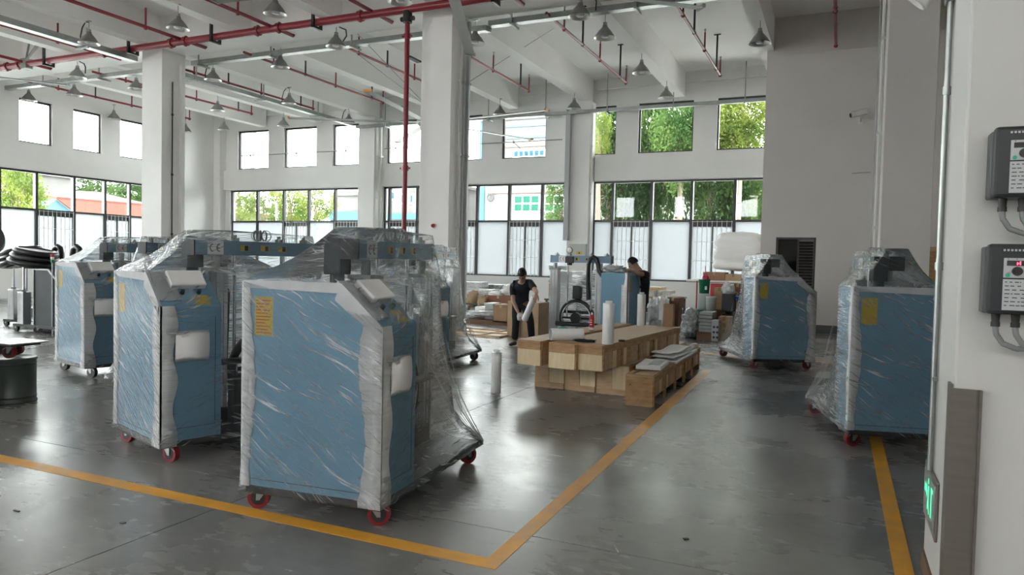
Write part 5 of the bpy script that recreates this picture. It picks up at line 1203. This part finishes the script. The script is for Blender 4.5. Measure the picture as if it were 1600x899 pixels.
goods('foam_bundle','huge bundle of rolled white foam on top of the shelf cartons','foam','foam_bundle',1112,1192,361,429,20.85,1.2,'bundle',ZS+.27,seed=16)
goods('cardboard_box','dark red carton under the shelf','box','plastic_red',1109,1129,444,470,20.3,.3)
def bucket(label, x0, x1, y0, y1, Y, m, z0=None, lid=False, handle=True):
    X0, X1, Z0, Z1 = span(x0, x1, y0, y1, Y); Z0 = z0 if z0 is not None else Z0; r = (X1-X0)/2; h = Z1-Z0
    t = thing('bucket', label, 'bucket', ((X0+X1)/2, Y, Z0), 0)
    MB().lathe([(.001,0),(r*.82,0),(r*.97,h*.93),(r,h*.94),(r,h),(r*.94,h),(r*.78,.02)], 24).build('pail', m, t)
    if handle: MB().tube([(r*cos(a), -r*.25-.0, h*.9+r*.5*-sin(a)) for a in [pi*k/10 for k in range(11)]], .006, 6).build('handle', 'galvanised', t)
    return t, Z1
t, zt = bucket('white bucket under the green one', 1089, 1109, 459, 486, 17.0, 'bucket_white')
t.location.z = max(0, t.location.z)
ped = goods('parts_cabinet','dark brown box carrying the white buckets','box','cardboard_brown',1086,1126,485,527,16.95,.6,'box',0)
t, z2 = bucket('green bucket with white label on top of the white bucket', 1091, 1110, 437, 459, 17.0, 'bucket_green', zt)
MB().box(.035,.085,-.141,-.137,.09,.17).build('label', 'label_white', t)
pk = thing('pink_dustpan', 'bright pink scoop sticking out of the green bucket', 'scoop', (t.location.x+.02, 17.0, z2-.03))
MB().ball((0,0,.06), .075, 14, 8, (1,.7,.9)).build('scoop', 'plastic_pink', pk); MB().tube([(-.06,0,.06),(-.03,0,.15),(0,0,.19),(.03,0,.15),(.06,0,.06)], .012, 6).cyl((0,0,.19),(-.01,0,.34), .010, n=8).build('grip', 'plastic_pink', pk)
bucket('second white bucket, tipped in beside the first', 1102, 1120, 464, 486, 16.75, 'bucket_white')
goods('tan_tube','upright tan cardboard tube bundle right of the buckets','tube','cardboard_tan',1115,1132,450,486,17.3,.3)
goods('cardboard_box','low brown pedestal under tube and bin','box','cardboard_brown',1112,1150,486,527,17.25,.7,'box',0)
goods('waste_bin','dark grey bin right of the tan tubes','bin','charcoal_paint',1127,1147,460,487,16.9,.4)
goods('plastic_bag','white bag on top of the dark grey bin','bag','plastic_bag',1127,1146,443,461,16.95,.35,'blob',seed=17)
goods('cardboard_box','upper red brown carton right of the white bag','box','cardboard_red',1145,1160,444,457,17.6,.4)
goods('cardboard_box','lower red brown carton right of the white bag','box','cardboard_red',1143,1160,457,470,17.6,.4)
goods('blue_cloth','bright blue cloth beside the dark grey bin','cloth','plastic_blue',1147,1158,463,471,17.1,.2,'blob',seed=18)
goods('cardboard_box','brown carton under the blue cloth','box','cardboard',1145,1160,471,527,17.3,.4,'box',0)
goods('green_basin','green basin on the foil heap','basin','bucket_green',1077,1102,485,500,16.5,.5)
goods('foil_heap','heap of silvery film wrapped parts on the floor in front of the buckets','parts','foil_bag',1060,1093,487,529,15.9,.8,'blob',0,seed=19)
goods('profile_stack','grey stack of aluminium profiles right of the foil heap','profiles','galvanised',1091,1113,488,522,15.9,.6,'slabs',.1,seed=20)
goods('pallet','small dark pallet under the aluminium profiles','pallet','cardboard_brown',1088,1114,520,531,15.85,.7,'pallet',0)
pc = goods('perforated_block','pale block with dark holes beside the tan cartons','block','trunking_grey',1111,1123,501,529,15.8,.3,'box',0)
for k in range(6): MB().cyl((-.02+.07*(k % 2),-.155,.08+.11*(k//2)),(-.02+.07*(k % 2),-.149,.08+.11*(k//2)), .026, n=12).build('hole', 'print_black', pc)
for k, (a, b) in enumerate(((516,529),(506,516),(496,506))):
    goods('cardboard_box',('bottom','middle','top')[k]+' tan carton of the stack of three behind the wrapped machine','box','cardboard_tan',1122,1141,a,b,16.1,.4,'box',None if k else 0)
tag(MB().cyl((0,0,0),(0,0,1.25), .018, n=8).build('broom_pole', 'plastic_red', loc=(onY(1088,480,17.1).x, 17.1, 0)), 'upright red pole left of the white buckets', 'pole')
pb_ = thing('plywood_crate', 'tall plywood crate just showing left of the near white wall', 'crate', (1.02, 16.5, 0))
MB().box(0,.9,0,.8,0,2.05).build('panel', 'ply_warm', pb_)
for a, b, c, d in ((0,.06,0,2.08),(.84,.9,0,2.08)): MB().box(a,b,-.02,0,c,d).build('batten', 'pine_board', pb_)
MB().box(0,.9,-.02,0,2.0,2.08).box(0,.9,-.02,0,0,.1).build('batten', 'pine_board', pb_)

for (px, py, L, w_, az, m, nm, lb) in ((963,859,.09,.006,-60,'label_white','plastic_strip','thin white plastic strip on the floor right of the yellow corner'),
        (192,818,.03,.02,10,'print_black','dirt_crumb','small dark crumb on the floor below the yellow line at left'),
        (1072,843,.03,.02,40,'print_black','dirt_crumb','small dark crumb on the floor right of the white plastic strip'),
        (26,799,.05,.012,0,'print_black','dirt_crumb','long dark crumb on the floor near the left edge')):
    tag(MB().box(-L/2,L/2,-w_/2,w_/2,0,.005).build(nm, m, loc=tuple(onZ(px,py,.0005)), rz=R(az)), lb, 'litter')
# ================================================================ OUTSIDE
def foliage(n_clump, per, size, leaf, seed, shape=(1,1,1)):
    rnd = random.Random(seed); mb = MB()
    for c in range(n_clump):
        while True:
            p = Vector((rnd.uniform(-1,1), rnd.uniform(-1,1), rnd.uniform(-1,1)))
            if .25 < p.length < 1: break
        p = Vector((p.x*shape[0], p.y*shape[1], p.z*shape[2])); cr_ = size*rnd.uniform(.6,1.3)
        for k in range(per):
            d = Vector((rnd.gauss(0,1), rnd.gauss(0,1), rnd.gauss(0,.8)))*cr_*.5; q = p+d
            a = Vector((rnd.gauss(0,1), rnd.gauss(0,1), rnd.gauss(0,1))).normalized(); b = a.orthogonal().normalized(); s = leaf*rnd.uniform(.6,1.3)
            mb.add([q-a*s, q+b*s*.5, q+a*s, q-b*s*.5], [(0,1,2,3)])
    return mb
FOL = {}
def tree(label, x, y, z, w, h, kind, seed, dense=1, group=None, name='tree'):
    t = thing(name, label, 'tree', (x, y, -.26), random.Random(seed).uniform(0,6), group)
    key = (kind, dense)
    if key not in FOL:
        o = foliage(int(150*dense), 34, .22, .045, 11+len(FOL)).build('foliage', kind, t, fix=False); FOL[key] = o.data
    else: o = bpy.data.objects.new('foliage', FOL[key]); C.objects.link(o); o.parent = t
    o['kind'] = 'stuff'; o.location = (0, 0, z+.26); o.scale = (w/2, w/2, h/2)
    MB().tube([(0,0,0),(.05,0,z*.5),(0,.05,z+h*.2)], [.16,.12,.05], 8).tube([(.03,0,z*.6),(w*.2,0,z+h*.15)], [.07,.03], 6).tube([(.03,0,z*.7),(-w*.2,.1,z+h*.2)], [.07,.03], 6).build('trunk', 'bark', t)
    return t
def tree_at(label, px, py, pw, ph, Y, kind, seed, dense=1, group=None):
    a = onY(px, py, Y); s = (onY(px+1, py, Y)-a).length; return tree(label, a.x, Y, a.z, pw*s, ph*s, kind, seed, dense, group)
G1 = 'trees behind the right rear windows'
tree_at('dark green tree filling the left part of the right rear windows', 950, 260, 110, 230, 32, 'leaf_deep', 1, 2.6, G1)
tree_at('dark tree behind the second pane of the right rear windows', 1015, 250, 110, 240, 34, 'leaf_deep', 2, 2.6, G1)
tree_at('bright yellow green tree behind the middle of the right rear windows', 1065, 220, 90, 160, 30.5, 'leaf_green', 3, 2.6, G1)
tree_at('dark tree behind the right half of the right rear windows', 1110, 270, 120, 240, 33, 'leaf_deep', 4, 2.6, G1)
tree_at('yellow green crown in the rightmost upper rear window', 1160, 190, 110, 130, 31, 'leaf_yellow', 5, 2.6, G1)
tree_at('green tree behind the rightmost pane of the lower rear windows', 1180, 320, 90, 160, 34, 'leaf_green', 6, 2.6, G1)
tree_at('yellow green tree seen beside the left edge of the right rear windows', 938, 215, 36, 90, 30, 'leaf_yellow', 7, 1, G1)
tree_at('green tree behind the pane left of the right rear column', 880, 320, 62, 100, 32, 'leaf_green', 8, 1.6)
tree_at('distant tree right of the second column', 733, 332, 36, 60, 60, 'leaf_green', 9, 1)
for k, (px, py, w_, h_) in enumerate(((372,318,50,64),(412,322,54,60),(452,320,54,66),(492,322,56,60))):
    tree_at(('airy yellow green tree behind the first pane of the left rear windows','airy yellow green tree behind the second pane of the left rear windows','airy yellow green tree behind the third pane of the left rear windows','airy yellow green tree behind the fourth pane of the left rear windows')[k], px, py, w_, h_, 33, 'leaf_yellow', 20+k, 1, 'airy trees behind the left rear windows')
def tree_left(label, px, py, pw, ph, X, kind, seed, dense=1):
    a = onX(px, py, X); s = (a-CP).length/f_; return tree(label, X, a.y, a.z, pw*s, ph*s, kind, seed, dense, 'trees behind the left wall windows')
tree_left('yellow green tree behind the first pane of the left wall', 28, 310, 66, 90, -38, 'leaf_yellow', 30, 1.6)
tree_left('dark tree higher behind the first pane of the left wall', 40, 290, 80, 70, -60, 'leaf_deep', 31, 1.6)
tree_left('distant green tree behind the third pane of the left wall', 143, 305, 70, 60, -62, 'leaf_deep', 32, 1.6)
tree_left('distant green tree behind the fourth pane of the left wall', 190, 308, 60, 60, -64, 'leaf_deep', 33, 1.6)
tree_left('distant green tree behind the first column', 235, 306, 60, 60, -66, 'leaf_deep', 34, 1.6)

def block(name, label, x0, x1, ytop, Y, dep, m, wins=(), bands=(), roof=None):
    """building whose front plane stands at distance Y; windows and bands are given where they are seen on that plane"""
    a, b, top = onY(x0, 340, Y).x, onY(x1, 340, Y).x, onY((x0+x1)/2, ytop, Y).z
    t = thing(name, label, 'building', (a, Y, -.26))
    MB().box(0, b-a, 0, dep, 0, top+.26).build('wall', m, t)
    for (u0, u1, v0, v1, wm2, nx, nz) in wins:
        X0, X1 = onY(u0, v0, Y).x-a, onY(u1, v0, Y).x-a; Z1, Z0 = onY(u0, v0, Y).z+.26, onY(u0, v1, Y).z+.26
        f = MB().box(X0-.06, X1+.06, -.06, 0, Z0-.06, Z1+.06).build('window', 'pvc_white', t)
        for i in range(nx):
            for j_ in range(nz):
                cw, chh = (X1-X0)/nx, (Z1-Z0)/nz; MB().box(X0+i*cw+.05, X0+(i+1)*cw-.05, -.08, -.06, Z0+j_*chh+.05, Z0+(j_+1)*chh-.05).build('pane', wm2, f)
    for (u0, u1, v0, v1, bm2) in bands:
        X0, X1 = onY(u0, v0, Y).x-a, onY(u1, v0, Y).x-a; Z1, Z0 = onY(u0, v0, Y).z+.26, onY(u0, v1, Y).z+.26
        MB().box(X0, X1, -.12, 0, Z0, Z1).build('wall_band', bm2, t)
    MB().box(-.2, b-a+.2, -.2, dep+.2, top+.26, top+.5).build('roof', 'stucco_stained' if not roof else roof, t)
    return t
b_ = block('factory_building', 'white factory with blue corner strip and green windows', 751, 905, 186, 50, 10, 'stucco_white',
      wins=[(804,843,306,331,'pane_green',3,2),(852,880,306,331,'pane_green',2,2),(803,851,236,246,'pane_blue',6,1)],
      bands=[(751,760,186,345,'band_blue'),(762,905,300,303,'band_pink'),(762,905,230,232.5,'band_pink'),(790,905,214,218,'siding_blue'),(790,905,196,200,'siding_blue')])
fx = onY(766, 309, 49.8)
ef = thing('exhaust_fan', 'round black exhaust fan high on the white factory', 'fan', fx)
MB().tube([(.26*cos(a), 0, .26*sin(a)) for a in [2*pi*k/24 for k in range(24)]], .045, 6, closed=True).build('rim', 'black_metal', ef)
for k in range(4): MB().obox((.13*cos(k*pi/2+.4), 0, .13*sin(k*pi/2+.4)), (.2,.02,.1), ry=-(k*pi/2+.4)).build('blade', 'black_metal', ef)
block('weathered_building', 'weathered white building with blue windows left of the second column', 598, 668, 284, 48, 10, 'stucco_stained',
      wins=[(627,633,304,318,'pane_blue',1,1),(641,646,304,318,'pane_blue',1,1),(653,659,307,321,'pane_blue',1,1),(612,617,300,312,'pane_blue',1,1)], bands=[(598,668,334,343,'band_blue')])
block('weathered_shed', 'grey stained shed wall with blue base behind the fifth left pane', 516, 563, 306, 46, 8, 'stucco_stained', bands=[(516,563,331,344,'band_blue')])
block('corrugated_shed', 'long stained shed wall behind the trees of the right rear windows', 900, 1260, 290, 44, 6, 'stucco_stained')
block('low_red_shed', 'low red roofed shed behind the first left rear pane', 352, 388, 338, 44, 6, 'stucco_white', roof='roof_red')
def block_left(name, label, y0, y1, top, X, dep, m):
    t = thing(name, label, 'building', (X, y0, -.26)); MB().box(-dep, 0, 0, y1-y0, 0, top+.26).build('wall', m, t); return t
a, b = onX(64, 300, -50), onX(118, 300, -50)
t = block_left('grey_building', 'grey weathered building behind the second pane of the left wall', a.y, b.y, onX(90, 277, -50).z, -50, 8, 'stucco_stained')
MB().box(-8.2,.2,-.2,b.y-a.y+.2, onX(90,277,-50).z+.26, onX(90,277,-50).z+.5).build('roof', 'stucco_stained', t)
a, b = onX(62, 320, -42), onX(232, 320, -42); zr, ze = onX(80, 312, -42).z, onX(80, 329, -42).z
t = thing('blue_gabled_shed', 'blue gabled shed with a long red roof beyond the left wall', 'building', (-42, a.y, -.26))
gw = onX(119, 320, -42).y-a.y; L = b.y-a.y
MB().prism([(0,0),(gw,0),(gw,ze+.1),(gw*.45,zr+.26),(0,ze+.26)], lambda p, q, h: (h, p, q), -6, 0).build('wall', 'siding_blue', t)
MB().add([(.1,gw*.42,zr+.30),(.1,L,ze+1.0),(.1,L,ze-.6),(.1,gw,ze+.1)], [(0,1,2,3)]).add([(.1,gw*.42,zr+.30),(-5,gw*.42,zr+1.0),(-5,L,ze+1.9),(.1,L,ze+1.0)], [(0,1,2,3)]).build('roof', 'roof_red', t, solid=.15)
MB().box(-6,-.2,gw,L,0,ze-.4).build('wall', 'stucco_white', t)
py = thing('power_pole', 'power pole with two cross arms in the first upper rear window', 'pole', (onY(394, 300, 56).x, 56, -.26))
MB().cyl((0,0,0),(0,0,16), .26,.20, n=8).build('mast', 'steel_grey', py)
for v in (212, 243):
    z = onY(394, v, 56).z+.26
    MB().bar((-2.0,0,z-.3),(1.2,0,z+.5), .10).bar((1.2,0,z+.5),(3.0,0,z-.2), .10).bar((-1.6,0,z-.2),(-.6,0,z-1.3), .07).build('cross_arm', 'steel_grey', py)
    for x in (-1.8,.8,2.7): MB().cyl((x,0,z-.8),(x,0,z), .07, n=6).build('insulator', 'steel_grey', py)
